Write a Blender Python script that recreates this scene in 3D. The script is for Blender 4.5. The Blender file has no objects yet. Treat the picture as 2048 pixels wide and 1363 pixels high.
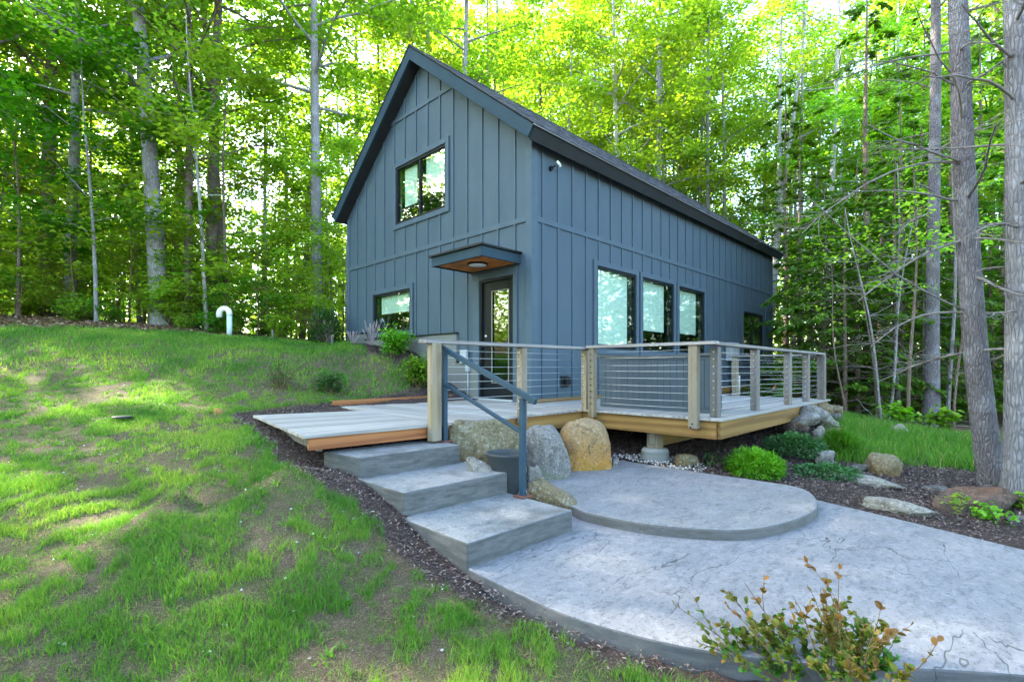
import bpy, bmesh, math, random
import numpy as np
from mathutils import Vector, Matrix, Euler

S = bpy.context.scene
COL = S.collection
R = math.radians

# ------------------------------------------------------------------ camera
# world frame: house corner at the origin (deck level z=0), X along the long wall, Y along the gable
FPX, CXP, HPX, EYE = 994.0, 1024.0, 734.5, (-5.8887, -5.3649, 0.57)
FWD = Vector((0.712243, 0.701933, 0.0)); RGT = Vector((0.701933, -0.712243, 0.0))
cam = bpy.data.cameras.new('camera'); camo = bpy.data.objects.new('camera', cam); COL.objects.link(camo)
camo.location = EYE
camo.rotation_euler = (R(90), 0, math.atan2(-FWD.x, FWD.y))
cam.sensor_width = 36; cam.lens = FPX/2048*36; cam.shift_y = (HPX-681.5)/2048
cam.clip_end = 2000; cam.clip_start = 0.05
S.camera = camo

# ------------------------------------------------------------------ light
SUN_AZ = math.atan2(-0.34, 0.94); SUN_EL = R(29)          # azimuth measured from +Y towards +X
W = bpy.data.worlds.new('World'); S.world = W; W.use_nodes = True
nt = W.node_tree; bg = nt.nodes['Background']
sky = nt.nodes.new('ShaderNodeTexSky'); sky.sky_type = 'NISHITA'; sky.sun_disc = False
sky.sun_elevation = SUN_EL; sky.sun_rotation = SUN_AZ % (2*math.pi)
sky.air_density = 1.0; sky.dust_density = 2.0; sky.ozone_density = 1.0
nt.links.new(sky.outputs[0], bg.inputs[0]); bg.inputs[1].default_value = 0.15
sl = bpy.data.lights.new('sun', 'SUN'); sl.energy = 4.6; sl.angle = R(0.6); sl.color = (1, .9, .72)
so = bpy.data.objects.new('sun', sl); COL.objects.link(so)
sd = Vector((math.sin(SUN_AZ)*math.cos(SUN_EL), math.cos(SUN_AZ)*math.cos(SUN_EL), math.sin(SUN_EL)))
so.rotation_euler = sd.to_track_quat('Z', 'Y').to_euler(); so.location = (0, 0, 40)
vs = S.view_settings; vs.view_transform = 'Standard'; vs.look = 'None'; vs.gamma = 1; vs.exposure = 3.72
vs.use_curve_mapping = False
S.cycles.max_bounces = 7; S.cycles.diffuse_bounces = 4; S.cycles.transmission_bounces = 5
S.cycles.transparent_max_bounces = 12; S.cycles.use_denoising = True; S.cycles.denoising_input_passes = 'RGB_ALBEDO_NORMAL'; S.cycles.denoising_prefilter = 'ACCURATE'
S.cycles.sample_clamp_indirect = 6

# ------------------------------------------------------------------ helpers
def at(px, f):
    r = (px-CXP)/FPX*f
    return Vector((EYE[0], EYE[1], 0)) + FWD*f + RGT*r

def hashn(ix, iy, seed):
    h = (ix.astype(np.int64)*374761393 + iy.astype(np.int64)*668265263 + seed*1442695041) & 0x7fffffff
    h = (h ^ (h >> 13))*1274126177 & 0x7fffffff
    h = h ^ (h >> 16)
    return (h & 0xffff)/65535.0
def vnoise(x, y, scale=1.0, seed=0, octv=3):
    x = np.asarray(x, float)*scale; y = np.asarray(y, float)*scale
    tot = 0; amp = 1; nrm = 0
    for o in range(octv):
        ix = np.floor(x); iy = np.floor(y); fx = x-ix; fy = y-iy
        fx = fx*fx*(3-2*fx); fy = fy*fy*(3-2*fy)
        a = hashn(ix, iy, seed+o); b = hashn(ix+1, iy, seed+o); c = hashn(ix, iy+1, seed+o); d = hashn(ix+1, iy+1, seed+o)
        tot = tot + amp*((a*(1-fx)+b*fx)*(1-fy)+(c*(1-fx)+d*fx)*fy); nrm += amp
        amp *= .5; x = x*2.03+17.1; y = y*2.03+5.3
    return tot/nrm
def inpoly(x, y, poly):
    x = np.asarray(x, float); y = np.asarray(y, float); ins = np.zeros(x.shape, bool)
    n = len(poly); j = n-1
    for i in range(n):
        xi, yi = poly[i]; xj, yj = poly[j]
        if yi != yj:
            ins ^= ((yi > y) != (yj > y)) & (x < (xj-xi)*(y-yi)/(yj-yi)+xi)
        j = i
    return ins
def segdist(x, y, poly, closed=True):
    x = np.asarray(x, float); y = np.asarray(y, float)
    d = np.full(x.shape, 1e9); n = len(poly)
    for i in range(n if closed else n-1):
        ax, ay = poly[i]; bx, by = poly[(i+1) % n]
        dx, dy = bx-ax, by-ay; L = dx*dx+dy*dy+1e-12
        t = np.clip(((x-ax)*dx+(y-ay)*dy)/L, 0, 1)
        d = np.minimum(d, np.hypot(x-ax-t*dx, y-ay-t*dy))
    return d
def sdf(x, y, poly):
    d = segdist(x, y, poly)
    return np.where(inpoly(x, y, poly), -d, d)
def smooth(pts, n=6, closed=True):
    out = []; m = len(pts)
    for i in range(m if closed else m-1):
        g = (lambda k: pts[k % m]) if closed else (lambda k: pts[min(max(k, 0), m-1)])
        p0, p1, p2, p3 = g(i-1), g(i), g(i+1), g(i+2)
        for k in range(n):
            t = k/n
            out.append(tuple(.5*(2*b+(c-a)*t+(2*a-5*b+4*c-d)*t*t+(3*b-a-3*c+d)*t**3) for a, b, c, d in zip(p0, p1, p2, p3)))
    if not closed: out.append(tuple(pts[-1]))
    return out

def link(name, me, mat=None, parent=None, kind=None):
    o = bpy.data.objects.new(name, me); COL.objects.link(o)
    if mat is not None and me is not None and not me.materials: me.materials.append(mat)
    if parent is not None: o.parent = parent
    if kind: o['kind'] = kind
    return o
def np_mesh(name, verts, faces, attrs=None, smooth_=False):
    """faces: (n,k) int array or list of such arrays"""
    if not isinstance(faces, (list, tuple)): faces = [faces]
    me = bpy.data.meshes.new(name)
    verts = np.asarray(verts, np.float32)
    me.vertices.add(len(verts)); me.vertices.foreach_set('co', verts.ravel())
    idx = np.concatenate([f.ravel() for f in faces]).astype(np.int32)
    tot = np.concatenate([np.full(len(f), f.shape[1], np.int32) for f in faces])
    st = np.concatenate([[0], np.cumsum(tot)[:-1]]).astype(np.int32)
    me.loops.add(len(idx)); me.loops.foreach_set('vertex_index', idx)
    me.polygons.add(len(tot)); me.polygons.foreach_set('loop_start', st); me.polygons.foreach_set('loop_total', tot)
    if smooth_: me.polygons.foreach_set('use_smooth', np.ones(len(tot), bool))
    me.update(calc_edges=True)
    for k, v in (attrs or {}).items():
        v = np.asarray(v, np.float32)
        if v.ndim == 2:
            a = me.attributes.new(k, 'FLOAT_COLOR', 'POINT'); a.data.foreach_set('color', v.ravel())
        else:
            a = me.attributes.new(k, 'FLOAT', 'POINT'); a.data.foreach_set('value', v)
    return me

class MB:
    def __init__(s): s.v = []; s.f = []
    def add(s, vs_, fs):
        n = len(s.v); s.v += [tuple(v) for v in vs_]; s.f += [tuple(i+n for i in f) for f in fs]; return s
    def box(s, x0, y0, z0, x1, y1, z1):
        return s.add([(x0,y0,z0),(x1,y0,z0),(x1,y1,z0),(x0,y1,z0),(x0,y0,z1),(x1,y0,z1),(x1,y1,z1),(x0,y1,z1)],
                     [(3,2,1,0),(4,5,6,7),(0,1,5,4),(1,2,6,5),(2,3,7,6),(3,0,4,7)])
    def prism(s, poly, lo, hi, axis=2):
        """poly in the other two axes (order x,y / x,z / y,z), extruded along axis"""
        def P(a, b, c): return {2: (a,b,c), 1: (a,c,b), 0: (c,a,b)}[axis]
        n = len(poly); A = sum(poly[i][0]*poly[(i+1)%n][1]-poly[(i+1)%n][0]*poly[i][1] for i in range(n))
        if (A < 0) != (axis == 1): poly = poly[::-1]
        vs_ = [P(a,b,lo) for a,b in poly]+[P(a,b,hi) for a,b in poly]
        return s.add(vs_, [tuple(range(n))[::-1], tuple(range(n,2*n))]+[(i,(i+1)%n,n+(i+1)%n,n+i) for i in range(n)])
    def tube(s, pts, rad, n=8, cap=True):
        pts = [Vector(p) for p in pts]
        if not hasattr(rad, '__len__'): rad = [rad]*len(pts)
        base = len(s.v); up = None
        for i, p in enumerate(pts):
            t = (pts[min(i+1, len(pts)-1)]-pts[max(i-1, 0)]).normalized()
            if up is None: up = Vector((0,0,1)) if abs(t.z) < .9 else Vector((1,0,0))
            a = t.cross(up).normalized(); b = a.cross(t).normalized(); up = b
            for k in range(n):
                w = 2*math.pi*k/n
                s.v.append(tuple(p+(a*math.cos(w)+b*math.sin(w))*rad[i]))
        for i in range(len(pts)-1):
            for k in range(n):
                a0 = base+i*n+k; b0 = base+i*n+(k+1)%n
                s.f.append((a0, a0+n, b0+n, b0))
        if cap:
            s.f.append(tuple(base+k for k in range(n))); s.f.append(tuple(base+(len(pts)-1)*n+k for k in range(n))[::-1])
        return s
    def lathe(s, prof, c=(0,0,0), n=24):
        base = len(s.v)
        for r, z in prof:
            for k in range(n):
                w = 2*math.pi*k/n; s.v.append((c[0]+r*math.cos(w), c[1]+r*math.sin(w), c[2]+z))
        for i in range(len(prof)-1):
            for k in range(n):
                a0 = base+i*n+k; b0 = base+i*n+(k+1)%n; s.f.append((a0,b0,b0+n,a0+n))
        s.f.append(tuple(base+k for k in range(n))[::-1]); s.f.append(tuple(base+(len(prof)-1)*n+k for k in range(n)))
        return s
    def xf(s, M): s.v = [tuple(M @ Vector(v)) for v in s.v]; return s
    def mesh(s, name, smooth_=False):
        me = bpy.data.meshes.new(name); me.from_pydata(s.v, [], s.f); me.update()
        if smooth_: me.polygons.foreach_set('use_smooth', [True]*len(me.polygons))
        return me
    def build(s, name, mat, parent=None, bevel=0, smooth_=False, kind=None):
        o = link(name, s.mesh(name, smooth_), mat, parent, kind)
        if bevel:
            m = o.modifiers.new('bevel', 'BEVEL'); m.width = bevel; m.segments = 2; m.limit_method = 'ANGLE'; m.angle_limit = R(40)
        return o
def thing(name, label, cat, loc=(0,0,0), group=None, rz=0):
    o = bpy.data.objects.new(name, None); COL.objects.link(o); o.location = loc; o.rotation_euler = (0,0,rz)
    o.empty_display_size = .1
    return tag(o, label, cat, group)
def tag(o, label, cat, group=None):
    o['label'] = label; o['category'] = cat
    if group: o['group'] = group
    return o

# ------------------------------------------------------------------ materials
def newmat(name):
    m = bpy.data.materials.new(name); m.use_nodes = True
    t = m.node_tree; p = t.nodes['Principled BSDF']; return m, t, p
class NT:
    def __init__(s, t): s.t = t
    def n(s, typ, **kw):
        x = s.t.nodes.new(typ)
        for k, v in kw.items():
            if k == 'ins':
                for a, b in v.items(): x.inputs[a].default_value = b
            else: setattr(x, k, v)
        return x
    def l(s, a, b): s.t.links.new(a, b)
    def coord(s, which='pos', scale=(1,1,1), rot=(0,0,0)):
        if which == 'pos': o = s.n('ShaderNodeNewGeometry').outputs['Position']
        else: o = s.n('ShaderNodeTexCoord').outputs['Object']
        mp = s.n('ShaderNodeMapping'); mp.inputs['Scale'].default_value = scale; mp.inputs['Rotation'].default_value = rot
        s.l(o, mp.inputs[0]); return mp.outputs[0]
    def noise(s, v, scale, detail=4, rough=.55, dist=0):
        x = s.n('ShaderNodeTexNoise'); x.inputs['Scale'].default_value = scale; x.inputs['Detail'].default_value = detail
        x.inputs['Roughness'].default_value = rough; x.inputs['Distortion'].default_value = dist
        s.l(v, x.inputs['Vector']); return x.outputs['Fac']
    def ramp(s, v, stops):
        x = s.n('ShaderNodeValToRGB'); e = x.color_ramp.elements
        while len(e) < len(stops): e.new(.5)
        for k, (p, c) in enumerate(stops):
            e[k].position = p; e[k].color = (tuple(c)+(1,))[:4] if hasattr(c, '__len__') else (c,c,c,1)
        s.l(v, x.inputs[0]); return x.outputs[0]
    def mix(s, f, a, b, mode='MIX'):
        x = s.n('ShaderNodeMix', data_type='RGBA', blend_type=mode)
        for val, i in ((f, 0), (a, 6), (b, 7)):
            if hasattr(val, 'is_output') or hasattr(val, 'links'): s.l(val, x.inputs[i])
            else: x.inputs[i].default_value = val if i == 0 else (tuple(val)+(1,))[:4]
        return x.outputs[2]
    def math(s, op, a, b=0.0):
        x = s.n('ShaderNodeMath', operation=op)
        for val, i in ((a, 0), (b, 1)):
            if hasattr(val, 'links'): s.l(val, x.inputs[i])
            else: x.inputs[i].default_value = val
        return x.outputs[0]
    def bump(s, h, p, strength=.3, dist=.01):
        x = s.n('ShaderNodeBump'); x.inputs['Strength'].default_value = strength; x.inputs['Distance'].default_value = dist
        s.l(h, x.inputs['Height']); s.l(x.outputs[0], p.inputs['Normal'])

def simple(name, c1, c2=None, rough=.6, scale=6, bump=.15, bscale=60, metal=0, stretch=(1,1,1), spec=.3, where='pos'):
    m, t, p = newmat(name); k = NT(t); v = k.coord(where, stretch)
    c2 = c2 or tuple(x*.75 for x in c1)
    k.l(k.mix(k.ramp(k.noise(v, scale), [(.3, 0.), (.7, 1.)]), c1, c2), p.inputs['Base Color'])
    p.inputs['Roughness'].default_value = rough; p.inputs['Metallic'].default_value = metal; p.inputs['Specular IOR Level'].default_value = spec
    if bump: k.bump(k.noise(v, bscale, 3), p, bump, .005)
    return m
def wood(name, c1, c2, c3=None, axis=0, rough=.65, knots=True, where='pos', grain=1.0, grey=None):
    m, t, p = newmat(name); k = NT(t)
    st = [9, 9, 9]; st[axis] = .55
    oi = k.n('ShaderNodeObjectInfo'); geo = k.n('ShaderNodeNewGeometry') if where == 'pos' else k.n('ShaderNodeTexCoord')
    src = geo.outputs['Position'] if where == 'pos' else geo.outputs['Object']
    ad = k.n('ShaderNodeVectorMath', operation='ADD'); k.l(src, ad.inputs[0])
    sc = k.n('ShaderNodeVectorMath', operation='SCALE'); sc.inputs[0].default_value = (3.1, 7.7, 5.3); k.l(oi.outputs['Random'], sc.inputs['Scale'])
    k.l(sc.outputs[0], ad.inputs[1])
    mp = k.n('ShaderNodeMapping'); mp.inputs['Scale'].default_value = st; k.l(ad.outputs[0], mp.inputs[0]); v = mp.outputs[0]
    n1 = k.noise(v, 1.6*grain, 5, .6, 1.2); n2 = k.noise(v, 9*grain, 3, .6, .4)
    w = k.n('ShaderNodeTexWave', wave_type='RINGS', rings_direction='XYZ'[axis]); w.inputs['Scale'].default_value = .55*grain
    w.inputs['Distortion'].default_value = 5; w.inputs['Detail'].default_value = 3; k.l(v, w.inputs['Vector'])
    c = k.mix(k.ramp(n1, [(.3, 0.), (.7, 1.)]), c1, c2)
    c = k.mix(k.ramp(w.outputs['Fac'], [(.35, 0.), (.95, .75)]), c, c3 or tuple(x*.55 for x in c2))
    c = k.mix(k.math('MULTIPLY', n2, .35), c, tuple(x*.6 for x in c1))
    if grey:
        vv = k.coord('pos'); c = k.mix(k.ramp(k.noise(vv, 3.0, 5, .65), [(.42, 0.), (.66, 1.)]), c, grey)
    hsv = k.n('ShaderNodeHueSaturation'); k.l(c, hsv.inputs['Color'])
    k.l(k.math('ADD', k.math('MULTIPLY', oi.outputs['Random'], .35), .82), hsv.inputs['Value'])
    k.l(hsv.outputs[0], p.inputs['Base Color']); p.inputs['Roughness'].default_value = rough; p.inputs['Specular IOR Level'].default_value = .25
    k.bump(k.math('ADD', n2, k.math('MULTIPLY', w.outputs['Fac'], .5)), p, .35, .004)
    return m
def leafmat(name, dark, mid, light, trans=(.2, .4, .03), tw=.45, vary=.35, hue=.03):
    m, t, p = newmat(name); k = NT(t)
    a = k.n('ShaderNodeAttribute', attribute_name='rnd'); oi = k.n('ShaderNodeObjectInfo')
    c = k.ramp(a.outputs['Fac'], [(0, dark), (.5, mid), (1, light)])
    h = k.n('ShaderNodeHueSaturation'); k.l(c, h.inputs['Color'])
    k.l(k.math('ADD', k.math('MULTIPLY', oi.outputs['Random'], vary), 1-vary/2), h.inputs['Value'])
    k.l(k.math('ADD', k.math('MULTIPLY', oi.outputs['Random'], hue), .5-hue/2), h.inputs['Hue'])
    k.l(h.outputs[0], p.inputs['Base Color']); p.inputs['Roughness'].default_value = .5; p.inputs['Specular IOR Level'].default_value = .25
    tr = k.n('ShaderNodeBsdfTranslucent'); mul = k.mix(1.0, h.outputs[0], trans, 'MULTIPLY')
    g = k.n('ShaderNodeVectorMath', operation='SCALE'); k.l(mul, g.inputs[0]); g.inputs['Scale'].default_value = 6.0
    k.l(g.outputs[0], tr.inputs['Color'])
    ms = k.n('ShaderNodeMixShader'); ms.inputs[0].default_value = tw
    k.l(p.outputs[0], ms.inputs[1]); k.l(tr.outputs[0], ms.inputs[2]); k.l(ms.outputs[0], t.nodes['Material Output'].inputs[0])
    return m
def barkmat(name, c1, c2, c3, ridges=1.0, patch=.5):
    m, t, p = newmat(name); k = NT(t); v = k.coord('obj', (26*ridges, 26*ridges, 5.5*ridges)); u = k.coord('obj')
    n1 = k.noise(v, 1.3, 5, .65, .6); n2 = k.noise(u, 2.3, 4)
    vo = k.n('ShaderNodeTexVoronoi', feature='DISTANCE_TO_EDGE'); vo.inputs['Scale'].default_value = 1.1; k.l(v, vo.inputs['Vector'])
    c = k.mix(k.ramp(n1, [(.35, 0.), (.65, 1.)]), c1, c2)
    c = k.mix(k.ramp(n2, [(patch, 0.), (patch+.12, .8)]), c, c3)
    c = k.mix(k.ramp(vo.outputs['Distance'], [(0., .42), (.2, 0.)]), c, tuple(x*.45 for x in c1))
    k.l(c, p.inputs['Base Color']); p.inputs['Roughness'].default_value = .9; p.inputs['Specular IOR Level'].default_value = .1
    k.bump(k.math('ADD', k.ramp(vo.outputs['Distance'], [(0., 0.), (.25, 1.)]), n1), p, .8, .02)
    return m
def rockmat(name, c1, c2, lich, stain=None, stain_z=(0, 1), moss=0.0, speck=.5):
    dk = lambda c: tuple(x*.58 for x in c)
    c1, c2, lich = dk(c1), dk(c2), dk(lich); stain = dk(stain) if stain else None
    m, t, p = newmat(name); k = NT(t); u = k.coord('obj'); n1 = k.noise(u, 2.6, 6, .65, .5); n2 = k.noise(u, 38, 5, .7); n3 = k.noise(u, 9, 5, .7)
    c = k.mix(k.ramp(n1, [(.35, 0.), (.65, 1.)]), c1, c2)
    sep = k.n('ShaderNodeSeparateXYZ'); k.l(u, sep.inputs[0])
    if stain:
        zz = k.math('ADD', sep.outputs['Z'], k.math('MULTIPLY', k.math('SUBTRACT', n1, .5), .5))
        mr = k.n('ShaderNodeMapRange'); mr.inputs[1].default_value = stain_z[0]; mr.inputs[2].default_value = stain_z[1]; k.l(zz, mr.inputs[0])
        c = k.mix(mr.outputs[0], stain, c)
    c = k.mix(k.ramp(n3, [(.55, 0.), (.63, speck)]), c, lich)
    c = k.mix(k.ramp(n2, [(.55, 0.), (.63, .7)]), c, tuple(x*.25 for x in c1))
    c = k.mix(k.ramp(n2, [(.34, .85), (.42, 0.)]), c, tuple(min(1, x*1.6) for x in lich)); n4 = k.noise(u, 5, 6, .75, 1.0); c = k.mix(k.ramp(n4, [(.53, 0.), (.6, .6)]), c, tuple(x*.5 for x in c2))
    if moss:
        zz = k.math('ADD', sep.outputs['Z'], k.math('MULTIPLY', k.math('SUBTRACT', n3, .5), .5))
        mr = k.n('ShaderNodeMapRange'); mr.inputs[1].default_value = moss-.1; mr.inputs[2].default_value = moss-.28; k.l(zz, mr.inputs[0])
        c = k.mix(k.math('MULTIPLY', mr.outputs[0], .8), c, (.07, .12, .015))
    k.l(c, p.inputs['Base Color']); p.inputs['Roughness'].default_value = .9; p.inputs['Specular IOR Level'].default_value = .15
    k.bump(k.math('ADD', n2, k.math('MULTIPLY', n3, 1.5)), p, .75, .02)
    return m
def concmat(name, base, alt, dark, cracks=0.0, streak=(1,1,1), rot=0, form=0.0):
    m, t, p = newmat(name); k = NT(t); v = k.coord('pos'); vs_ = k.coord('pos', streak, (0,0,rot))
    n1 = k.noise(vs_, 1.7, 6, .62, .3); n2 = k.noise(v, 45, 4, .7); n3 = k.noise(vs_, 7, 5, .7, .4); n4 = k.noise(v, 160, 2, .6)
    c = k.mix(k.ramp(n1, [(.32, 0.), (.66, 1.)]), base, alt)
    c = k.mix(k.ramp(n3, [(.5, 0.), (.7, .75)]), c, dark)
    c = k.mix(k.ramp(n2, [(.55, 0.), (.64, .75)]), c, dark); n5 = k.noise(v, 18, 5, .75); c = k.mix(k.ramp(n5, [(.36, .55), (.46, 0.)]), c, tuple(min(1, x*1.3) for x in base))
    c = k.mix(k.ramp(n4, [(.3, .5), (.4, 0.)]), c, tuple(min(1, x*1.3) for x in base))
    h = k.math('ADD', k.math('MULTIPLY', n3, 1.2), k.math('MULTIPLY', n2, .5))
    if cracks:
        cv = k.coord('pos', (.55, 1.5, 1), (0, 0, rot))
        w = k.n('ShaderNodeTexNoise'); w.inputs['Scale'].default_value = 2.2; w.inputs['Detail'].default_value = 4; k.l(cv, w.inputs['Vector'])
        ad = k.n('ShaderNodeVectorMath', operation='MULTIPLY_ADD'); k.l(w.outputs['Color'], ad.inputs[0]); ad.inputs[1].default_value = (.7,.7,.7); k.l(cv, ad.inputs[2])
        vo = k.n('ShaderNodeTexVoronoi', feature='DISTANCE_TO_EDGE'); vo.inputs['Scale'].default_value = 1.25; k.l(ad.outputs[0], vo.inputs['Vector'])
        mask = k.ramp(k.noise(v, 1.15, 3), [(.5, 0.), (.57, 1.)])
        line = k.math('MULTIPLY', k.ramp(vo.outputs['Distance'], [(.0015, .9), (.0055, 0.)]), mask)
        c = k.mix(k.math('MULTIPLY', line, cracks), c, (.03, .03, .035))
        h = k.math('SUBTRACT', h, k.math('MULTIPLY', line, 3.0))
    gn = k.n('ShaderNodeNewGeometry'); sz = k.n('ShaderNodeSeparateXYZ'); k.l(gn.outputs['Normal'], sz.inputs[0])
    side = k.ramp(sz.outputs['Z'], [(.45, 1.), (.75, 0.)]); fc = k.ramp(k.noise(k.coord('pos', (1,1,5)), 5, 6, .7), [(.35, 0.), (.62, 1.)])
    c = k.mix(side, c, k.mix(fc, tuple(x*.9 for x in dark), tuple(x*.72 for x in alt)))  # upright faces darker: formed concrete, plus some shade put into the colour
    if form:
        f2 = k.noise(k.coord('pos', (1, 1, 14)), 2.5, 3)
        c = k.mix(k.ramp(f2, [(.5, 0.), (.7, form)]), c, dark)
    k.l(c, p.inputs['Base Color']); p.inputs['Roughness'].default_value = .75; p.inputs['Specular IOR Level'].default_value = .3
    k.bump(h, p, .45, .008)
    return m
def glassmat():
    m, t, p = newmat('window_glass'); k = NT(t)
    tr = k.n('ShaderNodeBsdfTransparent'); tr.inputs[0].default_value = (.88, .96, .93, 1)
    gl = k.n('ShaderNodeBsdfGlossy'); gl.inputs['Roughness'].default_value = .015; gl.inputs[0].default_value = (.95, 1, .97, 1)
    lw_ = k.n('ShaderNodeLayerWeight'); lw_.inputs[0].default_value = .5
    pw = k.math('ADD', k.math('MULTIPLY', k.math('POWER', lw_.outputs['Facing'], 3.0), .8), .045)
    ms = k.n('ShaderNodeMixShader'); k.l(pw, ms.inputs[0])
    k.l(tr.outputs[0], ms.inputs[1]); k.l(gl.outputs[0], ms.inputs[2]); k.l(ms.outputs[0], t.nodes['Material Output'].inputs[0])
    return m

M = {}
M['siding'] = simple('slate_blue_siding', (.058,.087,.116), (.047,.073,.1), .65, 2.5, .6, 90, stretch=(1,1,.35), spec=.15)
M['batten'] = simple('slate_blue_batten', (.061,.091,.121), (.051,.078,.107), .65, 4, .3, 80, spec=.15)
M['trim'] = simple('dark_fascia', (.026,.05,.07), (.022,.042,.06), .7, 3, .2, 70, spec=.08)
M['soffit'] = simple('dark_soffit', (.026,.03,.034), None, .8, 3, .1, 50, spec=.08)
M['winframe'] = simple('black_window_frame', (.008,.011,.014), None, .5, 8, .05, spec=.1)
M['dark'] = simple('dark_interior', (.03,.032,.034), None, .9, 2, 0)
M['blind'] = simple('pale_roller_blind', (.6,.63,.6), (.55,.58,.55), .9, 1.5, .1, 120)
M['glass'] = glassmat()
M['shingle'] = simple('charcoal_shingle', (.06,.062,.075), (.022,.022,.028), .95, 9, .8, 130)
M['cedar'] = wood('cedar_soffit', (.68,.25,.06), (.55,.18,.04), axis=1, grain=1.3)
M['weathered_x'] = wood('weathered_board_x', (.30,.288,.278), (.25,.238,.23), (.18,.17,.163), axis=0)
M['weathered_y'] = wood('weathered_board_y', (.30,.288,.278), (.25,.238,.23), (.18,.17,.163), axis=1)
M['rim_x'] = wood('treated_rim_x', (.27,.16,.052), (.2,.11,.032), (.11,.052,.014), axis=0, grain=.8)
M['rim_y'] = wood('treated_rim_y', (.27,.16,.052), (.2,.11,.032), (.11,.052,.014), axis=1, grain=.8)
M['fir_x'] = wood('orange_fir_x', (.36,.155,.058), (.27,.095,.034), (.14,.038,.015), axis=0, grain=.75)
M['post'] = wood('weathered_post', (.27,.215,.135), (.2,.165,.12), (.11,.085,.06), axis=2, grey=(.19,.165,.135))
M['postgrey'] = wood('grey_post', (.135,.13,.135), (.18,.155,.13), (.085,.065,.05), axis=2, grey=(.135,.135,.15))
M['rail'] = wood('grey_handrail', (.28,.265,.26), (.21,.195,.2), axis=0)
M['raily'] = wood('grey_handrail_y', (.28,.265,.26), (.21,.195,.2), axis=1)
M['beam'] = wood('treated_beam', (.27,.19,.062), (.2,.135,.04), axis=0)
M['steel'] = simple('steel_cable', (.55,.56,.58), None, .35, 5, 0, metal=.9)
M['handrail'] = simple('blue_grey_painted_metal', (.02,.046,.074), (.017,.039,.062), .5, 4, .08, spec=.15)
M['rust'] = simple('rusty_plate', (.16,.05,.03), (.06,.035,.03), .8, 25, .3)
M['cabinet'] = simple('grey_cabinet', (.045,.066,.09), (.037,.055,.075), .6, 3, .15, 60)
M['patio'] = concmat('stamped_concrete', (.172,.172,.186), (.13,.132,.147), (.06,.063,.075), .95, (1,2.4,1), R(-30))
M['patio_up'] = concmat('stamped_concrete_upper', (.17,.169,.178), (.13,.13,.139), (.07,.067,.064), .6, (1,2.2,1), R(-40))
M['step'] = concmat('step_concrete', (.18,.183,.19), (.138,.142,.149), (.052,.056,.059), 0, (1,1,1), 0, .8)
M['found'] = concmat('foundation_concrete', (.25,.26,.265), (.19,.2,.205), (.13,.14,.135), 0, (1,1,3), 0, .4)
M['plastic_w'] = simple('white_pvc', (.78,.8,.8), None, .4, 6, 0)
M['greybox'] = simple('grey_utility_box', (.30,.33,.36), (.26,.29,.32), .5, 5, .05)
M['pot'] = simple('charcoal_pot', (.03,.036,.042), (.024,.028,.033), .6, 10, .15, 80)
M['rock_gold'] = rockmat('golden_boulder', (.42,.3,.17), (.36,.24,.14), (.45,.38,.28), (.56,.29,.07), (-.06,.34), .03, .4)
M['rock_grey'] = rockmat('speckled_grey_boulder', (.3,.29,.28), (.22,.215,.21), (.43,.42,.41), None, (0,1), .05, .8)
M['rock_moss'] = rockmat('mossy_boulder', (.27,.24,.16), (.2,.17,.1), (.36,.36,.32), (.3,.15,.05), (-.3,.15), 0, .65)
M['rock_slab'] = rockmat('flat_stone', (.33,.31,.28), (.25,.235,.21), (.42,.41,.38), None, (0,1), 0, .5)
M['rock_dark'] = rockmat('dark_stone', (.17,.165,.165), (.11,.1,.095), (.3,.29,.28), None, (0,1), .0, .5)
M['rock_rust'] = rockmat('rusty_stone', (.2,.085,.04), (.13,.1,.09), (.3,.2,.14), (.15,.14,.135), (-.12,.16), 0, .4)
M['bark_grey'] = barkmat('grey_bark', (.27,.26,.27), (.2,.19,.195), (.34,.34,.35), .9)
M['bark_brown'] = barkmat('brown_bark', (.19,.14,.11), (.13,.1,.085), (.22,.19,.17), 1.2)
M['bark_pine'] = barkmat('pine_bark', (.175,.165,.185), (.115,.105,.12), (.24,.24,.27), 1.6)
M['bark_furrow'] = barkmat('furrowed_bark', (.2,.2,.225), (.14,.14,.16), (.27,.27,.3), 1.25)
M['bark_birch'] = barkmat('pale_bark', (.4,.39,.38), (.32,.3,.29), (.46,.45,.44), .7)
M['deadwood'] = simple('dead_twig', (.19,.175,.17), (.1,.088,.085), .9, 14, .4, where='obj')
M['leaf'] = leafmat('spring_leaf', (.085,.19,.022), (.155,.275,.034), (.26,.36,.06), (.28,.31,.10), .62)
M['leaf_y'] = leafmat('yellow_spring_leaf', (.12,.21,.018), (.195,.29,.03), (.28,.35,.055), (.27,.285,.1), .6)
M['leaf_d'] = leafmat('deep_leaf', (.03,.11,.008), (.055,.17,.012), (.09,.22,.015), (.2,.3,.04), .42)
M['needle'] = leafmat('hemlock_needle', (.03,.075,.012), (.07,.15,.014), (.16,.25,.022), (.22,.3,.05), .4)
M['pine'] = leafmat('pine_needle', (.02,.05,.02), (.035,.08,.025), (.06,.11,.03), (.15,.25,.06), .2)
M['shrub_lime'] = leafmat('lime_shrub', (.05,.15,.008), (.10,.25,.012), (.18,.34,.02), (.2,.3,.04), .35)
M['shrub_dark'] = leafmat('dark_shrub', (.02,.06,.015), (.035,.1,.02), (.06,.14,.025), (.16,.28,.05), .25)
M['juniper'] = leafmat('juniper_leaf', (.02,.07,.02), (.035,.105,.03), (.06,.14,.03), (.15,.25,.06), .2)
M['twig'] = simple('brown_twig', (.12,.08,.05), None, .9, 8, 0, where='obj')
M['lavender'] = simple('dry_stalk', (.3,.24,.24), (.22,.18,.2), .9, 8, 0)
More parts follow.
